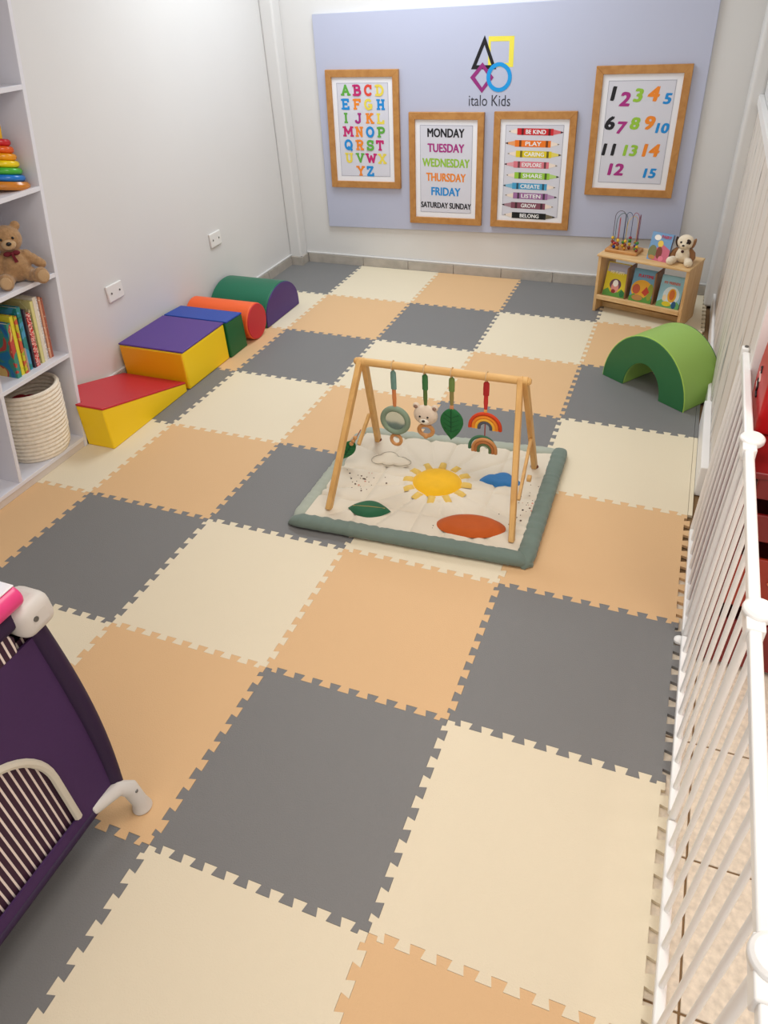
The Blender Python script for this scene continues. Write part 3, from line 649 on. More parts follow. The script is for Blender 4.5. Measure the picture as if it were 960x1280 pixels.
# ================================================================ wooden display shelf
w0 = Vector((-0.653, 3.171)); wa = math.atan2(3.008 - 3.171, -0.132 + 0.653)
pine = wood('pine', (226, 190, 138), (210, 168, 112), (2, 14, 8)); pine_v = wood('pine_side', (222, 184, 132), (206, 162, 108), (14, 14, 2))
def wl(u, v, z): 
    c_, s_ = math.cos(wa), math.sin(wa); return (w0.x + u * c_ - v * s_, w0.y + u * s_ + v * c_, z)
WD, DP, HH = 0.545, 0.235, 0.355
t = thing('wooden_shelf', 'low pine display shelf of picture books angled across the back right corner', 'shelf', wl(0, 0, 0), wa)
obj('side_panel', B((0, 0, 0), (0.018, DP, HH - 0.014)), pine_v, t, bevel=0.002)
obj('side_panel', B((WD - 0.018, 0, 0), (WD, DP, HH - 0.014)), pine_v, t, bevel=0.002)
obj('top_board', B((-0.006, -0.012, HH - 0.014), (WD + 0.004, DP, HH)), pine, t, bevel=0.004, seg=3)
obj('book_ledge', B((0.018, 0.0, 0.084), (WD - 0.018, 0.17, 0.098)), pine, t, bevel=0.002)
obj('ledge_lip', B((0.018, -0.004, 0.080), (WD - 0.018, 0.008, 0.108)), pine, t, bevel=0.003)
obj('back_board', B((0.018, DP - 0.012, 0.0), (WD - 0.018, DP, 0.150)), pine, t, bevel=0.002)
obj('foot_rail', B((0.018, 0.10, 0.0), (WD - 0.018, 0.118, 0.032)), pine, t, bevel=0.002)
for u in (0.175, 0.345):
    obj('book_divider', B((u, 0.035, 0.098), (u + 0.010, 0.16, 0.285)), wood('walnut_divider', (150, 110, 76), (128, 90, 60), (8, 8, 2)), t, bevel=0.002)

def cover_art(parent, W_, H_, shapes, yoff):
    """flat printed shapes on a cover: (material, outline in cover coordinates 0..1)"""
    ms = []; bm = NB(); k = 0
    for (m_, pts) in shapes:
        if m_ not in ms: ms.append(m_)
        kk = k
        flatpoly(bm, [(p[0] * W_, p[1] * H_) for p in pts], lambda p: (p[0], yoff - 0.00025 * (kk + 1), p[1]), ms.index(m_)); k += 1
    return obj('cover_print', bm, ms, parent, smooth=0)
PM = lambda n, c: mat('print_' + n, c, 0.4)
def face_book(u, v, z, W_, H_, label, base, shapes, tilt, th=0.016, title=None, yaw=0.0, side=(150, 112, 78)):
    t = thing('picture_book', label, 'book', wl(u, v, z), rot=(tilt, 0, wa + yaw), group='picture books facing out on the pine shelf')
    c_ = NB(); box(c_, (0, 0, 0), (W_, 0.002, H_)); box(c_, (0, th - 0.002, 0), (W_, th, H_)); box(c_, (0, 0.002, 0), (0.002, th - 0.002, H_))
    obj('cover', c_, base, t, smooth=0)
    obj('pages', B((0.0021, 0.0021, 0.002), (W_ - 0.003, th - 0.0021, H_ - 0.003)), mat('brown_pages', side, 0.8), t, smooth=0)  # page block in plain brown
    cover_art(t, W_, H_, shapes, 0.0)
    if title:
        s, col, cx, cz, ww, hh = title
        bm = put_text(NB(), s, cx * W_, cz * H_, ww * W_, hh * H_, lambda p: (p[0], -0.0035, p[1]), 0, 0.04)
        obj('title', bm, col, t, smooth=0)
    return t
grass = lambda: [(0, 0), (1, 0), (1, .16), (.8, .26), (.65, .14), (.5, .2), (.35, .12), (.2, .24), (0, .14)]
face_book(0.035, 0.040, 0.0985, 0.140, 0.198, 'yellow picture book with a puppy cover, left one on the pine ledge', PM('lemon', (226, 206, 50)),
          [(PM('grey_lilac', (176, 176, 196)), [(0.03, .72), (.97, .72), (.97, .98), (.03, .98)]), (PM('grass', (96, 156, 70)), grass()),
           (PM('plum', (110, 74, 90)), ell(.5, .36, .26, .17, 20)), (PM('rose', (226, 150, 140)), ell(.5, .27, .17, .16, 20)), (PM('white', (244, 238, 230)), ell(.5, .40, .12, .10, 16)),
           (PM('darkred', (150, 50, 50)), ell(.46, .16, .10, .06, 14)), (PM('leaf', (50, 120, 70)), ell(.86, .12, .1, .10, 14))], math.radians(-14), title=('MY PUPPY', PM('ivory', (240, 236, 214)), .5, .72, .62, .08))
face_book(0.203, 0.040, 0.0985, 0.138, 0.188, 'blue and orange picture book with a red house cover, middle one on the pine ledge', PM('sky', (110, 160, 190)),
          [(PM('amber', (230, 170, 50)), ell(.48, .38, .46, .30, 22)), (PM('grass', ()), grass()), (PM('moss', (150, 160, 60)), ell(.86, .34, .13, .26, 16)), (PM('brick', (196, 70, 50)), [(.5, .3), (.68, .5), (.84, .34), (.7, .2)]),
           (PM('rust', (190, 90, 60)), ell(.25, .38, .17, .15, 16)), (PM('tan', (190, 140, 80)), ell(.36, .12, .24, .09, 16))], math.radians(-14), th=0.02, title=('PLAYTIME', PM('scarlet', (200, 40, 60)), .56, .80, .66, .09))
face_book(0.374, 0.038, 0.0985, 0.134, 0.180, 'pale blue picture book with a round orange lion cover, right one on pine ledge', PM('pale_blue', (150, 198, 214)),
          [(PM('leaf2', (110, 176, 110)), grass()), (PM('cloud', (216, 232, 238)), ell(.56, .40, .36, .28, 20)), (PM('amber', ()), ell(.60, .40, .19, .22, 20)), (PM('tawny', (206, 110, 50)), ell(.60, .42, .12, .16, 16)),
           (PM('navy2', (40, 90, 130)), ell(.76, .12, .10, .12, 14)), (PM('lemon', ()), ell(.44, .12, .2, .08, 14)), (PM('cream2', (240, 220, 180)), ell(.30, .30, .09, .10, 14))], math.radians(-14), th=0.018, title=('MY FRIENDS', PM('coral', (214, 110, 90)), .5, .78, .7, .08), side=(20, 96, 80))
face_book(0.268, 0.055, HH, 0.128, 0.152, 'pink and blue picture book with fairy cover leaning on top of the pine shelf', PM('sky2', (120, 160, 200)),
          [(PM('rose2', (206, 110, 130)), [(.25, 0), (1, 0), (1, .45), (.6, .62), (.3, .4)]), (PM('moss2', (126, 130, 90)), ell(.2, .28, .2, .26, 16)), (PM('white', ()), ell(.3, .82, .16, .1, 14)), (PM('lemon3', (236, 200, 90)), ell(.5, .62, .13, .12, 16)),
           (PM('brown', (130, 70, 60)), ell(.52, .3, .14, .22, 16)), (PM('tan', ()), ell(.22, .1, .16, .08, 14)), (PM('rose3', (226, 130, 150)), ell(.66, .10, .12, .10, 14))], math.radians(-13), th=0.020, yaw=-0.12, title=('FAIRY', PM('scarlet', ()), .72, .88, .46, .1), side=(110, 60, 50))

# bead maze
t = thing('bead_maze', 'wooden bead maze with looping coloured wires on top of the pine shelf', 'toy', wl(0.105, 0.115, HH), wa + 0.05)
obj('base', B((-0.098, -0.06, 0), (0.098, 0.06, 0.018)), wood('maze_base', (206, 152, 92), (186, 128, 70), (3, 12, 12)), t, bevel=0.004)
wires = [((-0.078, 0.0), (-0.022, 0.02), 0.225, (70, 40, 50)), ((-0.055, -0.03), (-0.012, 0.03), 0.215, (50, 100, 90)), ((-0.016, 0.01), (0.030, -0.01), 0.225, (50, 80, 120)),
         ((0.012, -0.035), (0.050, 0.035), 0.205, (226, 190, 110)), ((0.024, 0.01), (0.072, -0.02), 0.228, (150, 50, 80)), ((0.062, 0.02), (0.086, -0.04), 0.222, (110, 40, 60)), ((-0.03, -0.04), (-0.062, 0.04), 0.19, (180, 60, 60))]
bead_cols = [(190, 130, 40), (180, 50, 50), (30, 60, 130), (60, 130, 60), (220, 180, 50), (140, 60, 40)]
def wire_pts(a, b, h, n=18):
    out = []
    a = Vector(a); b = Vector(b); w_ = (b - a).length / 2
    out.append((a.x, a.y, 0.016))
    for k in range(n + 1):
        th = PI * k / n; u = (1 - math.cos(th)) / 2; p = a.lerp(b, u)
        out.append((p.x, p.y, h - w_ * 1.2 + w_ * 1.2 * math.sin(th)))
    out.append((b.x, b.y, 0.016)); return out
for i, (a, b, h, c_) in enumerate(wires):
    obj('wire', tube(NB(), wire_pts(a, b, h), 0.0016, 6), mat('wire_%d' % i, c_, 0.35), t)
    for j, e_ in enumerate((a, b)):
        for q in range(2 if (i + j) % 3 else 3):
            obj('bead', ball(NB(), (e_[0], e_[1], 0.028 + q * 0.021 + (0.03 if i == 4 and j == 0 else 0)), 0.0095, u=12, v=8), mat('bead_%d' % ((i * 2 + j + q * 5) % 6), bead_cols[(i * 2 + j + q * 5) % 6], 0.3), t)

# plush puppy
cream_f = mat('puppy_cream', (234, 218, 192), 0.95, 0.1, bump=(260, 0.9), sheen=0.3); brown_f = mat('puppy_brown', (146, 104, 70), 0.95, 0.1, bump=(260, 0.9), sheen=0.3)
t = thing('plush_puppy', 'cream and brown plush puppy sitting on top of the pine shelf', 'soft toy', wl(0.462, 0.096, HH), wa + 0.10); t.scale = (1.13, 1.13, 1.13)
plush([((0, 0, 0.040), 0.040, (1, .9, 1.05)), ((0.002, -0.008, 0.104), 0.037, (1.1, .95, .95)), ((0.002, -0.036, 0.094), 0.017, (1.1, 1, .9)),
       ((-0.040, -0.038, 0.018), 0.020, S1), ((-0.046, -0.056, 0.018), 0.021, S1), ((0.036, -0.038, 0.018), 0.020, S1), ((0.042, -0.058, 0.018), 0.021, S1)], cream_f, t, 0.003, 4)
for s in (-1, 1):
    o = obj('arm', tube(NB(), [(s * 0.028, -0.002, 0.066), (s * 0.044, -0.008, 0.050), (s * 0.050, -0.016, 0.032), (s * 0.048, -0.024, 0.022)], [0.012, 0.015, 0.014, 0.010], 12), brown_f, t)
    o = obj('ear', ball(NB(), (0.002 + s * 0.040, -0.004, 0.100), 0.016, 0.55, 1.0, 1.6, Matrix.Rotation(s * 0.22, 4, 'Y')), brown_f if s > 0 else mat('puppy_dark', (60, 44, 38), .95), t)
    obj('eye', ball(NB(), (0.002 + s * 0.015, -0.0415, 0.110), 0.0050), mat('black_plastic', ()), t)
o = obj('eye_patch', ball(NB(), (0.019, -0.0335, 0.112), 0.0135, 1, .45, 1), mat('puppy_dark', ()), t)
obj('nose', ball(NB(), (0.002, -0.0535, 0.098), 0.0052, 1.3, .8, .9), mat('black_plastic', ()), t)
obj('tag', ball(NB(), (0.0, -0.036, 0.064), 0.007, 1.1, .5, 1), mat('puppy_tag', (70, 34, 30), 0.6), t)
obj('back_patch', ball(NB(), (0.0, 0.010, 0.044), 0.0405, 1.0, .85, 1.04), brown_f, t)

# ================================================================ quilted baby mat
QA, QB, QC, QD = Vector((-1.470, 0.650)), Vector((-0.505, 0.695)), Vector((-0.514, 1.482)), Vector((-1.470, 1.400))
def Q(u, v): return (QA * (1 - u) + QB * u) * (1 - v) + (QD * (1 - u) + QC * u) * v
t_q = thing('quilted_mat', 'cream quilted baby mat with sun motif and padded sage border', 'baby mat', (0, 0, 0))
def seamh(x, y):
    cx, cy = -0.99, 1.08; dx, dy = x - cx, y - cy; r_ = math.hypot(dx, dy); a = math.atan2(dy, dx)
    k = (a / (PI / 8)) % 1.0; dang = min(k, 1 - k) * (PI / 8) * r_
    d = dang if r_ > 0.13 else 1
    for q in (abs(dx), abs(dy), abs(dx - 0.24), abs(dx + 0.24), abs(dy + 0.22)): d = min(d, q)
    return 0.011 * (1 - math.exp(-(d / 0.010) ** 1.0))
bm = NB(); NU, NV = 120, 100; g = []
for j in range(NV + 1):
    row = []
    for i in range(NU + 1):
        u, v = 0.045 + 0.91 * i / NU, 0.05 + 0.90 * j / NV; p = Q(u, v)
        row.append(bm.verts.new((p.x, p.y, 0.022 + seamh(p.x, p.y) * (1.0 if 0 < i < NU and 0 < j < NV else 0))))
    g.append(row)
for j in range(NV):
    for i in range(NU): bm.faces.new((g[j][i], g[j][i + 1], g[j + 1][i + 1], g[j + 1][i]))
# underside skirt
for row, nxt in ((g[0], 0), (g[-1], 0)): pass
quilt_m = mat('cream_muslin', (218, 207, 188), 0.85, 0.1, bump=(45, 0.5), vary=(6, 0.02), sheen=0.2)
obj('quilt_top', bm, quilt_m, t_q)
bm = NB(); prism(bm, [tuple(Q(.03, .03)), tuple(Q(.97, .03)), tuple(Q(.97, .97)), tuple(Q(.03, .97))], (0.0005, 0.020)); obj('quilt_base', fixn(bm), quilt_m, t_q, smooth=0)
sage = mat('sage_cotton', (112, 127, 118), 0.85, 0.15, bump=(50, 0.6), vary=(8, 0.04), sheen=0.2)
sage_lit = mat('lit_sage_cotton', (168, 174, 160), 0.85, 0.15, bump=(50, 0.6), vary=(8, 0.04), sheen=0.2)  # same sage cotton, colour lightened to stand for light falling on it
def bolster(p, q, wdt, hgt, m, label, n=90, taper=0.03):
    p, q = Vector(p), Vector(q); d = (q - p).normalized(); nrm = Vector((-d.y, d.x)); L = (q - p).length
    bm = NB(); rings = []; seg = 14; rnd = [random.uniform(-1, 1) for _ in range(n + 1)]
    for i in range(n + 1):
        s = i / n; c_ = p.lerp(q, s); dist = min(s, 1 - s) * L
        e_ = min(1.0, 0.25 + 0.75 * math.sqrt(min(1, dist / taper)))
        puck = 1 + 0.018 * math.sin(s * L / 0.05 * 2 * PI) + 0.035 * rnd[i]
        qd = abs(((s * L / 0.19) % 1) - 0.5) * 2; puck *= 1 - 0.10 * max(0, (qd - 0.9) / 0.1)
        ring = []
        for k in range(seg):
            a = 2 * PI * k / seg; cs, sn = math.cos(a), math.sin(a)
            cs = math.copysign(abs(cs) ** 0.8, cs); sn = math.copysign(abs(sn) ** 0.8, sn)
            ring.append(bm.verts.new((c_.x + nrm.x * cs * wdt / 2 * e_ * puck, c_.y + nrm.y * cs * wdt / 2 * e_ * puck, 0.001 + hgt * puck * e_ * 0.5 * (1 + sn) if sn > -0.3 else 0.001 + hgt * .5 * e_ * (1 + sn))))
        rings.append(ring)
    for i in range(n):
        for k in range(seg): bm.faces.new((rings[i][k], rings[i][(k + 1) % seg], rings[i + 1][(k + 1) % seg], rings[i + 1][k]))
    bm.faces.new(rings[0]); bm.faces.new(rings[-1]); fixn(bm)
    o = obj('padded_border', bm, m, t_q, smooth=60); o['label'] = label
i_ = lambda u, v: tuple(Q(u, v))
bolster(i_(.028, .034), i_(.028, .966), 0.060, 0.036, sage_lit, 'sage padded border, coloured as if lit', taper=0.05)
bolster(i_(.0, .966), i_(.985, .966), 0.058, 0.040, sage_lit, 'sage padded border, coloured as if lit', taper=0.05)
bolster(i_(.968, .0), i_(.968, 1.03), 0.068, 0.048, sage, 'sage padded border', taper=0.05)
bolster(i_(-.005, .034), i_(1.0, .034), 0.062, 0.048, sage, 'sage padded border', taper=0.06)
def pad_shape(name, pts, m, label, z0=0.026, h=0.012, rings=5):
    bm = NB(); cx = sum(p[0] for p in pts) / len(pts); cy = sum(p[1] for p in pts) / len(pts); prev = None
    for r_ in range(rings + 1):
        s = 1 - r_ / rings * 0.97; z = z0 + 0.006 + h * math.sin(min(1, (1 - s) * 2.2 + 0.12) * PI / 2)
        cur = [bm.verts.new((cx + (p[0] - cx) * s, cy + (p[1] - cy) * s, z if r_ else z0)) for p in pts]
        if prev:
            for i in range(len(pts)): bm.faces.new((prev[i], prev[(i + 1) % len(pts)], cur[(i + 1) % len(pts)], cur[i]))
        prev = cur
    bm.faces.new(prev); fixn(bm)
    o = obj(name, bm, m, t_q, smooth=70); o['label'] = label; return o
fab = lambda n, c: mat('applique_' + n, c, 0.85, 0.1, bump=(60, 0.5), vary=(20, 0.05), sheen=0.2)
sunm = fab('sun', (232, 178, 34)); rays = mat('applique_ray', (222, 186, 96), .85)
for k in range(12):
    a = 2 * PI * k / 12 + 0.12; c_, s_ = math.cos(a), math.sin(a); tx, ty = -s_, c_
    pts = [(-0.985 + c_ * r_ + tx * w_, 1.075 + s_ * r_ + ty * w_) for r_, w_ in ((0.098, -0.017), (0.146, -0.014), (0.146, 0.014), (0.098, 0.017))]
    pad_shape('sun_ray', pts, rays, 'pale yellow sun ray', 0.030, 0.006, 2)
pad_shape('sun_disc', ell(-0.985, 1.075, 0.108, 0.102, 40), sunm, 'golden sun disc', 0.028, 0.016)
def blob(cx, cy, lobes, rot=0.0, n=64):
    pts = []
    for k in range(n):
        a = 2 * PI * k / n; best = 0
        for lx_, ly_, r_ in lobes:
            b_ = lx_ * math.cos(a) + ly_ * math.sin(a); disc = r_ * r_ - (lx_ * lx_ + ly_ * ly_ - b_ * b_)
            if disc > 0: best = max(best, b_ + math.sqrt(disc))
        x, y_ = best * math.cos(a), best * math.sin(a); pts.append((cx + x * math.cos(rot) - y_ * math.sin(rot), cy + x * math.sin(rot) + y_ * math.cos(rot)))
    return pts
pad_shape('cloud_patch', blob(-0.738, 1.168, [(0, 0, .048), (-.045, -.005, .036), (.045, -.010, .036), (0.012, .016, .042), (-.065, -.006, .022), (.068, -.012, .024)], 0.12), fab('blue', (58, 120, 176)), 'blue cloud patch')
pad_shape('cloud_patch', blob(-1.232, 1.168, [(0, 0, .045), (-.045, -.008, .034), (.048, -.008, .036), (-0.01, .02, .04), (.075, -.01, .022)], 0.12), mat('applique_white', (228, 216, 194), .85), 'cream stitched cloud patch', 0.030, 0.008)
pad_shape('pebble_patch', ell(-0.772, 0.838, 0.133, 0.068, 40, 0.17), fab('rust', (186, 88, 36)), 'rust orange pebble patch', 0.031, 0.013)
def leafp(cx, cy, L, wd, rot, n=14):
    a = [(-L / 2 + L * k / n, wd / 2 * math.sin(PI * k / n) ** 0.85) for k in range(n + 1)]
    b = [(x, -y_) for x, y_ in a[1:-1][::-1]]
    return [(cx + x * math.cos(rot) - y_ * math.sin(rot), cy + x * math.sin(rot) + y_ * math.cos(rot)) for x, y_ in a + b]
pad_shape('leaf_patch', leafp(-1.184, 0.816, 0.176, 0.108, 0.16), fab('green', (44, 96, 66)), 'dark green leaf patch', 0.031, 0.010)
stv = mat('stitch_tan', (176, 150, 90), .8)
obj('leaf_stitching', tube(NB(), [(-1.250, 0.805, 0.0455), (-1.184, 0.817, 0.0475), (-1.12, 0.826, 0.0455)], 0.0016, 5), stv, t_q)
pts_c = blob(-1.232, 1.168, [(0, 0, .045), (-.045, -.008, .034), (.048, -.008, .036), (-0.01, .02, .04), (.075, -.01, .022)], 0.12)
obj('cloud_stitching', tube(NB(), [(x, y_, 0.0385) for x, y_ in pts_c], 0.0013, 5, closed=True), mat('stitch_grey', (160, 150, 132), .8), t_q)
for x, y_ in ((-1.34, 0.80), (-1.345, 1.305), (-0.622, 1.30), (-0.600, 0.83)): pass
bm = NB()
for cx, cy, n_, sx, sy in ((-1.28, 0.99, 30, .11, .07), (-0.60, 1.00, 34, .05, .12), (-0.90, 0.78, 3, .03, .02), (-0.56, 1.28, 2, .02, .02)):
    for _ in range(n_):
        x = cx + random.gauss(0, sx * .55); y_ = cy + random.gauss(0, sy * .55)
        if x > -0.548: x = -0.56
        r_ = random.choice([0.0015, 0.002, 0.0022, 0.004]); zz = 0.0225 + seamh(x, y_)
        lathe(bm, [(0, zz + 0.0012), (r_, zz + 0.0008), (r_, zz - 0.001)], 7, (x, y_, 0), mi=random.choice([0, 0, 1, 2]))
stuff(obj('printed_dots', bm, [mat('dot_brown', (96, 70, 56), .8), mat('dot_black', (40, 36, 36), .8), mat('dot_pink', (206, 140, 120), .8)], t_q))

# ================================================================ wooden baby gym frame
beech = wood('beech', (222, 176, 108), (204, 154, 88), (6, 6, 1.2)); beech_x = wood('beech_bar', (224, 180, 114), (208, 160, 94), (1.2, 8, 8))
gym = thing('baby_gym', 'wooden A-frame baby gym with a round crossbar standing over the quilted mat', 'baby gym', (0, 0, 0))
TL, TR = Vector((-1.283, 1.065, 0.548)), Vector((-0.655, 1.065, 0.556))
def leg(p, q, w_=0.032, d_=0.021):
    """rounded-end batten from foot p to top q, wide face along x-normal"""
    p, q = Vector(p), Vector(q); ax = (q - p).normalized(); xx = Vector((1, 0, 0)); yy = ax.cross(xx).normalized(); xx = yy.cross(ax).normalized(); L = (q - p).length
    M = Matrix((xx, yy, ax)).transposed().to_4x4(); M.translation = p
    n = 8; out = [(-w_ / 2, 0), (w_ / 2, 0)] + [(w_ / 2 * math.cos(PI * k / n), L + w_ / 2 * math.sin(PI * k / n)) for k in range(n + 1)]
    bm = NB(); prism(bm, out, (-d_ / 2, d_ / 2), lambda c_: M @ Vector((c_[2], c_[0], c_[1]))); return fixn(bm)
zq = 0.032
obj('leg', leg((-1.340, 0.768, zq), TL + Vector((-0.008, 0, 0))), beech, gym, bevel=0.003)
obj('leg', leg((-1.345, 1.310, zq), TL + Vector((0.010, 0, 0))), beech, gym, bevel=0.003)
obj('leg', leg((-0.604, 0.796, zq), TR + Vector((-0.008, 0, 0))), beech, gym, bevel=0.003)
obj('leg', leg((-0.625, 1.305, zq), TR + Vector((0.010, 0, 0))), beech, gym, bevel=0.003)
obj('crossbar', tube(NB(), [TL + Vector((-0.012, 0, 0)), TR + Vector((0.012, 0, 0))], 0.0155, 20), beech_x, gym)
for s, P_ in ((-1, TL), (1, TR)): obj('end_knob', tube(NB(), [P_ + Vector((s * 0.016, 0, 0)), P_ + Vector((s * 0.024, 0, 0)), P_ + Vector((s * 0.032, 0, 0))], [0.011, 0.015, 0.009], 16), beech_x, gym, bevel=0.001)
obj('brace', leg((-0.624, 0.985, 0.085), (-0.630, 1.185, 0.235), 0.020, 0.012), beech, gym, bevel=0.002)
obj('brace', leg((-1.332, 1.075, 0.152), (-1.325, 1.185, 0.235), 0.020, 0.012), beech, gym, bevel=0.002)
obj('brace_peg', tube(NB(), [(-0.612, 1.07, 0.135), (-0.596, 1.07, 0.135)], 0.014, 14), beech_x, gym, bevel=0.002)
obj('rubber_foot', ball(NB(), (-0.625, 1.306, 0.034), 0.017, 1, 1, .5), mat('brown_felt', (110, 60, 40), .8), gym)
obj('rubber_foot', ball(NB(), (-1.345, 1.311, 0.034), 0.017, 1, 1, .5), mat('brown_felt', ()), gym)

# hanging toys
def bar_z(x): return TL.z + (x - TL.x) / (TR.x - TL.x) * (TR.z - TL.z)
YH = 1.065
loop_m = mat('cream_loop', (214, 184, 140), .7)
def hanger(t, cols, ztop, length):
    """cord loop round the bar and a folded ribbon strap below it"""
    torus_bm = torus(NB(), (0, 0, 0), 0.0180, 0.0022, 'X', 20, 6)
    obj('cord_loop', torus_bm, loop_m, t)
    z = -0.0190; L = length / len(cols)
    for i, c_ in enumerate(cols):
        bm = NB(); wt = 0.0115 if i == 0 else 0.0085
        tube(bm, [(0, 0, z), (0, 0, z - L * .15), (0, 0, z - L * .5), (0, 0, z - L)], [0.004 if i == 0 else wt, wt, wt * 1.05, wt * .75 if i == len(cols) - 1 else wt], 10, flat=0.5)
        obj('strap', bm, mat('strap_%d_%d_%d' % c_, c_, .75, bump=(200, .3)), t); z -= L
    return z
woodring = wood('toy_wood', (206, 150, 92), (184, 126, 70), (4, 4, 4))
# 1 mirror
t = thing('mirror_toy', 'round mirror toy with green rim hanging leftmost from the gym bar', 'hanging toy', (-1.155, YH, bar_z(-1.155)), 0, 'toys hanging from the gym bar')
z = hanger(t, [(110, 146, 136), (206, 128, 76)], 0, 0.165)
mirror = mat('mirror_glass', (200, 205, 200), 0.08, 0.5, metal=1.0)
RM = 0.0525; zc = z - RM - 0.006
obj('rim', torus(NB(), (0, 0, zc), RM, 0.0120, 'Y', 36, 12), mat('mirror_rim', (128, 146, 124), .7, bump=(150, .3)), t)
obj('mirror_disc', tube(NB(), [(0, -0.003, zc), (0, 0.003, zc)], RM - 0.004, 32), mirror, t)
obj('hang_ring', torus(NB(), (0, 0, zc - RM - 0.038), 0.021, 0.0072, 'Y', 24, 10, 1, 1.1), woodring, t)
obj('ring_cord', tube(NB(), [(0, 0, zc - RM - 0.008), (0, 0, zc - RM - 0.02)], 0.005, 8), mat('rust_cord', (170, 96, 60), .8), t)
# 2 bear
t = thing('bear_rattle', 'beige bear head rattle with wooden ring hanging second from the left', 'hanging toy', (-1.026, YH, bar_z(-1.026)), 0, 'toys hanging from the gym bar')
z = hanger(t, [(60, 116, 66), (86, 112, 56)], 0, 0.135)
bf = mat('bear_knit', (222, 204, 184), .9, bump=(180, .9)); zc = z - 0.044
obj('head', ball(NB(), (0, 0, zc), 0.047, 1.06, .55, .92), bf, t)
for s in (-1, 1):
    e_ = obj('ear', ball(NB(), (s * 0.038, 0, zc + 0.036), 0.014, 1, .6, 1), bf, t)
    obj('ear_patch', ball(NB(), (s * 0.038, -0.007, zc + 0.036), 0.008, 1, .4, 1), mat('bear_ear_in', (150, 120, 104), .9), e_)
    obj('eye', ball(NB(), (s * 0.016, -0.0245, zc + 0.004), 0.0042), mat('black_plastic', ()), t)
obj('muzzle', ball(NB(), (0, -0.018, zc - 0.016), 0.019, 1.1, .6, .8), mat('bear_muzzle', (238, 230, 214), .9), t)
obj('nose', ball(NB(), (0, -0.030, zc - 0.012), 0.0058, 1.2, .7, .9), mat('black_plastic', ()), t)
obj('hang_ring', torus(NB(), (0, 0, zc - 0.070), 0.026, 0.0085, 'Y', 26, 10, 1.1, .92), woodring, t)
obj('ring_bead', ball(NB(), (0, -0.002, zc - 0.095), 0.0115), woodring, t)
# 3 leaf
def leaf3(t, z0, L, wd, m, veinm, M=None):
    bm = NB(); n = 16; rows_ = []
    for i in range(n + 1):
        s = i / n; hw = wd / 2 * (math.sin(PI * s ** 0.8) ** 0.8) if 0 < i < n else 0.0005
        row = []
        for k in range(7):
            u = -1 + 2 * k / 6; p = Vector((u * hw, -0.007 * (1 - u * u) - 0.001, z0 - L * s)); row.append(bm.verts.new(p))
        rows_.append(row)
    for i in range(n):
        for k in range(6): bm.faces.new((rows_[i][k], rows_[i][k + 1], rows_[i + 1][k + 1], rows_[i + 1][k]))
    r_ = bmesh.ops.extrude_face_region(bm, geom=bm.faces[:])
    for v in [g_ for g_ in r_['geom'] if isinstance(g_, bmesh.types.BMVert)]: v.co.y = 0.004 - (v.co.y)* .3
    fixn(bm); o = obj('leaf_body', bm, m, t, smooth=60)
    bv = NB(); tube(bv, [(0, -0.0085, z0), (0, -0.0095, z0 - L * .5), (0, -0.004, z0 - L)], 0.0013, 5)
    for q in (.2, .35, .5, .65):
        for s in (-1, 1): tube(bv, [(0, -0.0088, z0 - L * (q + .08)), (s * wd * .33, -0.0045, z0 - L * q + .004)], 0.0009, 5)
    obj('leaf_veins', bv, veinm, t)
t = thing('leaf_toy', 'dark green fabric leaf hanging third from left on the gym bar', 'hanging toy', (-0.920, YH, bar_z(-0.920)), 0, 'toys hanging from the gym bar')
z = hanger(t, [(110, 136, 70), (140, 130, 76)], 0, 0.120)
obj('strap_end', B((-0.0075, -0.004, z - 0.018), (0.0075, 0.004, z)), mat('strap_peach', (206, 140, 96), .7), t, bevel=0.002)
leaf3(t, z - 0.014, 0.138, 0.092, mat('leaf_green_cloth', (30, 104, 54), .75, bump=(160, .4)), mat('leaf_vein', (18, 66, 40), .8))
# 4 rainbow
def half_ring(cx, zc, R_, r_, m, name, t, y=0.0, drop=0.006):
    pts = [(cx - R_, y, zc - drop)] + [(cx - R_ * math.cos(PI * k / 18), y, zc + R_ * math.sin(PI * k / 18)) for k in range(19)] + [(cx + R_, y, zc - drop)]
    return obj(name, tube(NB(), pts, r_, 10), m, t)
t = thing('rainbow_toy', 'felt rainbow with smaller wooden rainbow below, hanging rightmost on the gym bar', 'hanging toy', (-0.787, YH, bar_z(-0.787)), 0, 'toys hanging from the gym bar')
z = hanger(t, [(176, 40, 40), (196, 50, 44)], 0, 0.118)
zc = z - 0.080
for R_, c_, n_ in ((0.060, (206, 66, 28), 'red'), (0.0465, (232, 138, 40), 'orange'), (0.0345, (236, 178, 60), 'yellow'), (0.0235, (84, 86, 96), 'slate')):
    o = half_ring(0, zc, R_, 0.0068, mat('felt_' + n_, c_, .85, bump=(160, .4)), 'rainbow_band', t); o['label'] = n_ + ' rainbow band'
obj('strap_end', B((-0.006, -0.004, z - 0.014), (0.006, 0.004, z)), mat('strap_gold', (226, 160, 80), .7), t, bevel=0.002)
obj('ring_cord', tube(NB(), [(0, 0, zc + 0.018), (0, 0, zc - 0.036)], 0.0022, 6), mat('red_cord', (150, 60, 50), .8), t)
zd = zc - 0.100
for R_, c_, n_ in ((0.046, (196, 136, 80), 'tan'), (0.034, (176, 112, 62), 'brown'), (0.0235, (90, 110, 70), 'olive')):
    o = half_ring(0, zd, R_, 0.0066, mat('small_band_' + n_, c_, .7, bump=(160, .3)), 'small_rainbow_band', t, 0, 0.012); o['label'] = n_ + ' small rainbow band'
o = half_ring(-0.012, zd, 0.050, 0.0065, mat('felt_green', (70, 116, 84), .85), 'small_rainbow_band', t, 0.012, 0.010); o['label'] = 'green rear band'
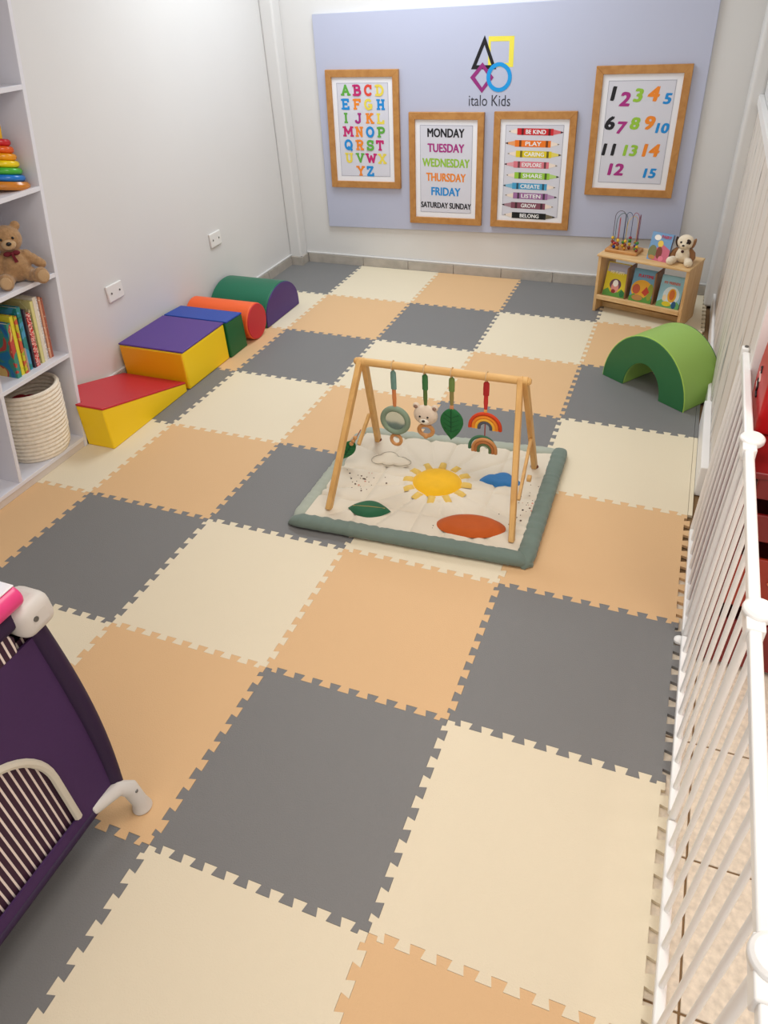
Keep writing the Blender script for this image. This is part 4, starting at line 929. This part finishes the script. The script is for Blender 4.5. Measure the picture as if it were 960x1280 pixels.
# 5 leaf toy on the left brace
t = thing('crinkle_leaf_toy', 'small green leaf toy with wooden beads hanging inside the left A-frame', 'hanging toy', (-1.345, 1.10, 0.185), rot=(0.0, 0.55, 0.25))
obj('cord', tube(NB(), [(0, 0, 0.030), (0, -0.012, 0.0), (-0.004, -0.016, -0.02)], 0.0022, 6), mat('rust_cord', ()), t)
for k in range(3): obj('bead', ball(NB(), (-0.004, -0.016, -0.010 - k * 0.017), 0.0095), woodring, t)
leaf3(t, -0.040, 0.105, 0.058, mat('leaf_green_cloth', ()), mat('leaf_vein', ()))

# ================================================================ white safety gate
GA = math.atan2(0.022, 0.72)          # slight lean outward
def gxy(y, z): return (0.0165 + 0.030 * z, y, z)
posts = [-1.42, -0.735, -0.115, 0.520, 1.075]
gate = thing('safety_gate', 'white metal safety gate of vertical bars running along the right edge of the mats', 'gate', (0, 0, 0))
ZT, ZB = 0.745, 0.030
for a, b in zip(posts, posts[1:]):
    for z, h_, w_ in ((ZB, 0.012, 0.0115), (ZT, 0.013, 0.0115)):
        g0 = gxy(0, z)[0]; obj('rail', B((g0 - w_, a + 0.012, z - h_), (g0 + w_, b - 0.012, z + h_)), gate_m, gate, bevel=0.005, seg=3)
    n_ = max(1, round((b - a) / 0.076)) ; st = (b - a) / n_
    for k in range(1, n_):
        y = a + k * st; p, q = gxy(y, ZB + 0.010), gxy(y, ZT - 0.012)
        obj('bar', tube(NB(), [p, q], 0.0064, 12), gate_m, gate)
for i, y in enumerate(posts):
    p, q = gxy(y, 0.0), gxy(y, ZT + 0.006)
    obj('post', tube(NB(), [(p[0], y, 0.006), q], 0.0095, 14), gate_m, gate)
    if i < 4:
        c_ = obj('hinge_cap', NB(), gate_m, gate)
        bm = NB(); lathe(bm, [(0, -0.014), (0.024, -0.014), (0.030, -0.006), (0.031, 0.006), (0.024, 0.012), (0, 0.013)], 28, (q[0] + 0.006, y + 0.004, ZT + 0.014))
        box(bm, (q[0] - 0.017, y - 0.050, ZT - 0.020), (q[0] + 0.017, y + 0.030, ZT + 0.016))
        me = bpy.data.meshes.new('hinge_cap'); bm.to_mesh(me); bm.free(); me.materials.append(gate_m); c_.data = me
        me.polygons.foreach_set('use_smooth', [True] * len(me.polygons)); me.set_sharp_from_angle(angle=math.radians(35))
        bv = c_.modifiers.new('bevel', 'BEVEL'); bv.width = 0.003; bv.segments = 2; bv.limit_method = 'ANGLE'; bv.angle_limit = math.radians(40)
    if i in (1, 3): obj('foot_disc', lathe(NB(), [(0, 0.0005), (0.017, 0.0005), (0.017, 0.008), (0.012, 0.014), (0.006, 0.016), (0, 0.016)], 24, (p[0] - 0.012, y, 0)), gate_m, gate)
q = gxy(posts[-1], ZT)
obj('wall_bracket', B((q[0] - 0.014, posts[-1] - 0.004, ZT - 0.03), (XR - 0.004, posts[-1] + 0.022, ZT + 0.02)), gate_m, gate, bevel=0.004)
obj('bracket_screw', tube(NB(), [(XR - 0.012, posts[-1] + 0.008, ZT + 0.020), (XR - 0.012, posts[-1] + 0.008, ZT + 0.024)], 0.006, 12), screw_m, gate)

# ================================================================ red rack and red bag beyond the gate
redp = mat('dark_red_plastic', (118, 14, 12), 0.35, 0.5); redo = mat('brick_red_plastic', (152, 40, 16), 0.35, 0.5)
t = thing('red_storage_rack', 'dark red storage rack with stacked bins standing beyond the white gate', 'rack', (0.060, 0.47, FZ))
obj('side_panel', B((0, 0.0, 0), (0.016, 0.42, 0.66)), redp, t, bevel=0.004)
obj('side_panel', B((0.60, 0.0, 0), (0.616, 0.42, 0.66)), redp, t, bevel=0.004)
for z0, z1, m_ in ((0.02, 0.20, redp), (0.26, 0.44, redo), (0.50, 0.585, redp), (0.635, 0.705, redp)):
    bm = NB(); box(bm, (0.016, -0.008, z0), (0.60, 0.006, z1)); box(bm, (0.016, 0.006, z0), (0.60, 0.38, z0 + 0.012)); box(bm, (0.016, 0.368, z0), (0.60, 0.38, z1))
    obj('bin', bm, m_, t, bevel=0.004)
obj('top_board', B((-0.006, -0.012, 0.695), (0.622, 0.42, 0.715)), redp, t, bevel=0.005)
obj('rack_screw', ball(NB(), (0.118, -0.012, 0.365), 0.005), mat('peach_plastic', (220, 130, 90), .4), t)
t = thing('red_bag', 'bright red rounded bag with dark emblem standing on the red rack', 'bag', (0.062, 0.80, 0.704))
bm = NB(); prism(bm, [(-0.15, 0.0), (0.095, 0.0), (0.10, 0.10), (0.02, 0.29), (-0.05, 0.34), (-0.13, 0.30), (-0.16, 0.12)], (0.0, 0.38), YZ); fixn(bm)
o = obj('bag_body', bm, mat('bright_red_nylon', (190, 14, 20), 0.4, 0.5, bump=(14, 0.6)), t)
rm = o.modifiers.new('remesh', 'REMESH'); rm.mode = 'VOXEL'; rm.voxel_size = 0.007; rm.use_smooth_shade = True
sm_ = o.modifiers.new('smooth', 'SMOOTH'); sm_.iterations = 8; sm_.factor = 0.6
bm = NB(); tube(bm, [(-0.001, 0.020, 0.085), (-0.001, -0.005, 0.070), (-0.001, 0.000, 0.055), (-0.001, -0.025, 0.050)], 0.004, 6); tube(bm, [(-0.001, 0.030, 0.115), (-0.001, 0.012, 0.125), (-0.001, 0.0, 0.110)], 0.003, 6)
obj('emblem', bm, mat('emblem_black', (30, 20, 22), .5), t)
bm = NB(); tube(bm, [(-0.001, 0.026, 0.102), (-0.001, 0.006, 0.104), (-0.001, -0.012, 0.090)], 0.003, 6); tube(bm, [(-0.001, 0.032, 0.070), (-0.001, 0.012, 0.062)], 0.003, 6)
obj('emblem_outline', bm, mat('emblem_pale', (220, 190, 180), .5), t)

# ================================================================ purple travel cot
pf = mat('purple_nylon', (66, 38, 84), 0.6, 0.35, bump=(120, 0.2), vary=(5, 0.03)); pfd = mat('dark_purple_nylon', (44, 24, 58), 0.6, 0.35, bump=(120, 0.2))
gp = mat('pale_grey_plastic', (206, 202, 196), 0.4, 0.4); piping_m = mat('cream_piping', (206, 200, 184), 0.7, bump=(160, .4))
stripe = bpy.data.materials.new('striped_mesh'); stripe.use_nodes = True; nt = stripe.node_tree; b = nt.nodes['Principled BSDF']; b.inputs['Roughness'].default_value = .7
tc = nt.nodes.new('ShaderNodeTexCoord'); sp = nt.nodes.new('ShaderNodeSeparateXYZ'); mu = nt.nodes.new('ShaderNodeMath'); mu.operation = 'MULTIPLY'; mu.inputs[1].default_value = 1 / 0.0160
fr = nt.nodes.new('ShaderNodeMath'); fr.operation = 'FRACT'; lt = nt.nodes.new('ShaderNodeMath'); lt.operation = 'LESS_THAN'; lt.inputs[1].default_value = 0.30
mx = nt.nodes.new('ShaderNodeMix'); mx.data_type = 'RGBA'; mx.inputs['A'].default_value = lin((52, 18, 44)); mx.inputs['B'].default_value = lin((226, 214, 206))
ad2 = nt.nodes.new('ShaderNodeMath'); ad2.operation = 'ADD'; ad2.inputs[1].default_value = 40.0
nt.links.new(tc.outputs['Object'], sp.inputs[0]); nt.links.new(sp.outputs['Y'], mu.inputs[0]); nt.links.new(mu.outputs[0], ad2.inputs[0]); nt.links.new(ad2.outputs[0], fr.inputs[0]); nt.links.new(fr.outputs[0], lt.inputs[0])
nt.links.new(lt.outputs[0], mx.inputs['Factor']); nt.links.new(mx.outputs['Result'], b.inputs['Base Color'])
CX1, CY1, CW, CL = -1.300, -0.515, 0.70, 1.05
t = thing('travel_cot', 'dark purple travel cot with striped mesh windows in the left foreground', 'travel cot', (CX1, CY1, 0))
def bulge(y, z):        # fabric side pulled tight between the corner posts
    return 0.0
# side panel facing the room, built as a band around the zipped window opening
ZB0, ZT0 = 0.118, 0.735
def edge_y(z): s = (z - ZB0) / (ZT0 - ZB0); return 0.016 * math.sin(PI * min(1, max(0, s)) ** .8)
win = []                # arched window outline (y,z) relative to the corner
yr, zb_, zt_ = -0.140, 0.152, 0.475
yl = -0.84
rad = 0.175
win = [(yl, zb_), (yr, zb_ + 0.0)] + [(yr - rad + rad * math.cos(a), zt_ - rad * .95 + rad * math.sin(a)) for a in [PI / 2 * k / 12 for k in range(13)]] + [(yl + rad - rad * math.cos(a), zt_ - rad * .95 + rad * math.sin(a)) for a in [PI / 2 - PI / 2 * k / 12 for k in range(13)]]
nwin = len(win)
def outer_for(p, cy=-0.49, cz=0.33):
    d = Vector((p[0] - cy, p[1] - cz)); best = None
    zmin, zmax, ymin, ymax = ZB0, 0.655, -CL + 0.0, 0.0
    tt = []
    if d.x > 0: tt.append((ymax - cy) / d.x)
    if d.x < 0: tt.append((ymin - cy) / d.x)
    if d.y > 0: tt.append((zmax - cz) / d.y)
    if d.y < 0: tt.append((zmin - cz) / d.y)
    k = min(tt); return (cy + d.x * k, cz + d.y * k)
def side_panel(parent):
    bm = NB(); N = 96; per = []
    L = [0]
    for i in range(nwin): a, b = Vector(win[i]), Vector(win[(i + 1) % nwin]); L.append(L[-1] + (b - a).length)
    def at(s):
        s = (s % 1) * L[-1]
        for i in range(nwin):
            if s <= L[i + 1] + 1e-9:
                f = (s - L[i]) / max(1e-9, L[i + 1] - L[i]); return Vector(win[i]).lerp(Vector(win[(i + 1) % nwin]), f)
    ins = [at(k / N) for k in range(N)]; outs = [Vector(outer_for(p)) for p in ins]
    rows_ = []
    for q in range(7):
        f = q / 6; row = []
        for a, b in zip(ins, outs):
            p = a.lerp(b, f); s = (p.y - ZB0) / (0.655 - ZB0)
            yy = p.x + (edge_y(p.y) if f > 0.5 and p.x > -0.05 else 0) * (f - .5) * 2
            xx = -0.014 - 0.010 * math.sin(PI * min(1, max(0, s))) * math.sin(PI * min(1, max(0, -p.x / CL)))
            row.append(bm.verts.new((xx, yy, p.y)))
        rows_.append(row)
    for q in range(6):
        for k in range(N): bm.faces.new((rows_[q][k], rows_[q][(k + 1) % N], rows_[q + 1][(k + 1) % N], rows_[q + 1][k]))
    r_ = bmesh.ops.extrude_face_region(bm, geom=bm.faces[:])
    for v in [g_ for g_ in r_['geom'] if isinstance(g_, bmesh.types.BMVert)]: v.co.x -= 0.006
    fixn(bm); return obj('side_panel', bm, pf, parent, smooth=50)
side_panel(t)
bm = NB(); prism(bm, [(-CL + 0.02, 0.125), (-0.03, 0.125), (-0.03, 0.66), (-CL + .02, 0.66)], (-0.034, -0.030), YZ); fixn(bm); o = obj('mesh_window', bm, stripe, t, smooth=0)
o['label'] = 'white striped maroon mesh window'
obj('window_piping', tube(NB(), [(-0.018, p[0], p[1]) for p in win[1:]], 0.0098, 8), piping_m, t)
bm = NB(); prism(bm, [(-CL + 0.04, 0.655), (-0.075, 0.655), (-0.066, 0.69), (-0.088, 0.72), (-CL + .04, 0.72)], (-0.030, -0.012), YZ); fixn(bm); o = obj('upper_mesh_band', bm, stripe, t, bevel=0.004); o['label'] = 'striped mesh band under the top rail'
# corner posts sleeve, rails and remaining sides
for sx in (0, 1):
    for sy in (0, 1):
        x = -0.022 - sx * (CW - 0.044); y = (-0.02) if sy == 0 else (-CL + 0.02); s_ = 1 if sy == 0 else -1
        obj('corner_sleeve', tube(NB(), [(x, y + s_ * edge_y(z_) * 1.0, z_) for z_ in [0.105 + 0.63 * k / 14 for k in range(15)]], [0.020 + 0.004 * math.sin(PI * k / 14) for k in range(15)], 14), pfd, t)
        cx_, cy_ = x + (0.006 if sx == 0 else -0.006), y + s_ * 0.004
        bm = NB(); bx = box(bm, (cx_ - 0.056, cy_ - 0.046, 0.672), (cx_ + 0.036, cy_ + 0.044, 0.752))
        obj('corner_cap', bm, gp, t, bevel=0.026, seg=5)
        obj('cap_rivet', tube(NB(), [(cx_ + 0.034, cy_ - 0.012, 0.716), (cx_ + 0.038, cy_ - 0.012, 0.716)], 0.006, 12), screw_m, t)
        fx, fy = x + (0.030 if sx == 0 else -0.016), y + s_ * 0.010
        bm = NB(); tube(bm, [(x, y - s_ * 0.085, 0.118), (x + (fx - x) * .5, y - s_ * 0.010, 0.110), (fx, fy, 0.085), (fx + (0.010 if sx == 0 else -.01), fy + s_ * 0.004, 0.03), (fx + (0.012 if sx == 0 else -.012), fy + s_ * 0.004, 0.001)], [0.015, 0.021, 0.022, 0.020, 0.027], 18)
        obj('foot', bm, gp, t, bevel=0.003)
        obj('foot_rivet', ball(NB(), (fx + (0.020 if sx == 0 else -0.020), fy, 0.085), 0.005), screw_m, t)
for x in (-0.02, -CW + 0.02): obj('top_rail', tube(NB(), [(x, -0.04, 0.727), (x, -CL + 0.04, 0.727)], 0.022, 16), pfd, t)
for y in (-0.02, -CL + 0.02): obj('top_rail', tube(NB(), [(-0.04, y, 0.727), (-CW + 0.04, y, 0.727)], 0.022, 16), pfd, t)
obj('bottom_rail', tube(NB(), [(-0.018, -0.01, 0.113), (-0.018, -CL + 0.01, 0.113)], 0.011, 12), pfd, t)
obj('end_panel', B((-CW + 0.03, -0.022, 0.118), (-0.03, -0.010, 0.72)), pf, t, bevel=0.003)
obj('end_panel', B((-CW + 0.03, -CL + 0.01, 0.118), (-0.03, -CL + 0.022, 0.72)), pf, t, bevel=0.003)
obj('side_panel', B((-CW + 0.01, -CL + 0.03, 0.118), (-CW + 0.022, -0.03, 0.72)), pf, t, bevel=0.003)
obj('floor_panel', B((-CW + 0.03, -CL + 0.03, 0.112), (-0.045, -0.03, 0.135)), pfd, t, bevel=0.003)
for ch in t.children:      # the sides lean slightly inwards towards the top
    if ch.data.users == 1:
        for v in ch.data.vertices: v.co.x -= 0.055 * max(0.0, v.co.z - 0.1) * (1 if v.co.x > -CW / 2 else -1)
# changing mat on the cot
t = thing('changing_mat', 'white changing mat with pink underside lying across the top of the purple cot', 'changing mat', (CX1 + 0.008, CY1 + 0.004, 0.752))
bm = NB()
n_ = 10; sec = [(0.030 - 0.026 * math.cos(PI * k / n_ - PI / 2) * -1, 0.026 + 0.026 * math.sin(PI * k / n_ - PI / 2)) for k in range(n_ + 1)]
prism(bm, [(-0.62, 0.0), (-0.052, 0.0)] + [(-0.052 + 0.026 * math.sin(PI * k / 8), 0.026 - 0.026 * math.cos(PI * k / 8)) for k in range(1, 9)] + [(-0.62, 0.052)], (-0.90, -0.030), XZ)
fixn(bm); obj('pad', bm, mat('hot_pink_vinyl', (226, 64, 130), 0.3, 0.5), t, bevel=0.008, seg=3)
o = obj('top_sheet', B((-0.615, -0.895, 0.0515), (-0.040, -0.033, 0.0550)), mat('white_vinyl', (244, 240, 244), 0.3, 0.5), t, bevel=0.001); o['label'] = 'white top sheet'
t = thing('blue_cuddle_toy', 'bright blue soft toy with pink star point lying on the changing mat', 'soft toy', (CX1 - 0.085, CY1 - 0.052, 0.8075), 0.1)
plush([((0, 0, 0.016), 0.018, (1.2, 1, .8)), ((-0.04, 0.002, 0.022), 0.026, (1.1, 1, .8)), ((-0.088, 0.0, 0.024), 0.030, (1.1, 1, .8)), ((0.018, 0.001, 0.024), 0.009, S1), ((0.027, 0.001, 0.030), 0.006, S1)], mat('azure_plush', (10, 140, 226), .8, bump=(160, .6)), t, 0.003, 2)
obj('star_patch', ball(NB(), (0.014, -0.004, 0.024), 0.008, 1.3, 1, .5), mat('pink_patch', (226, 120, 170), .7), t)
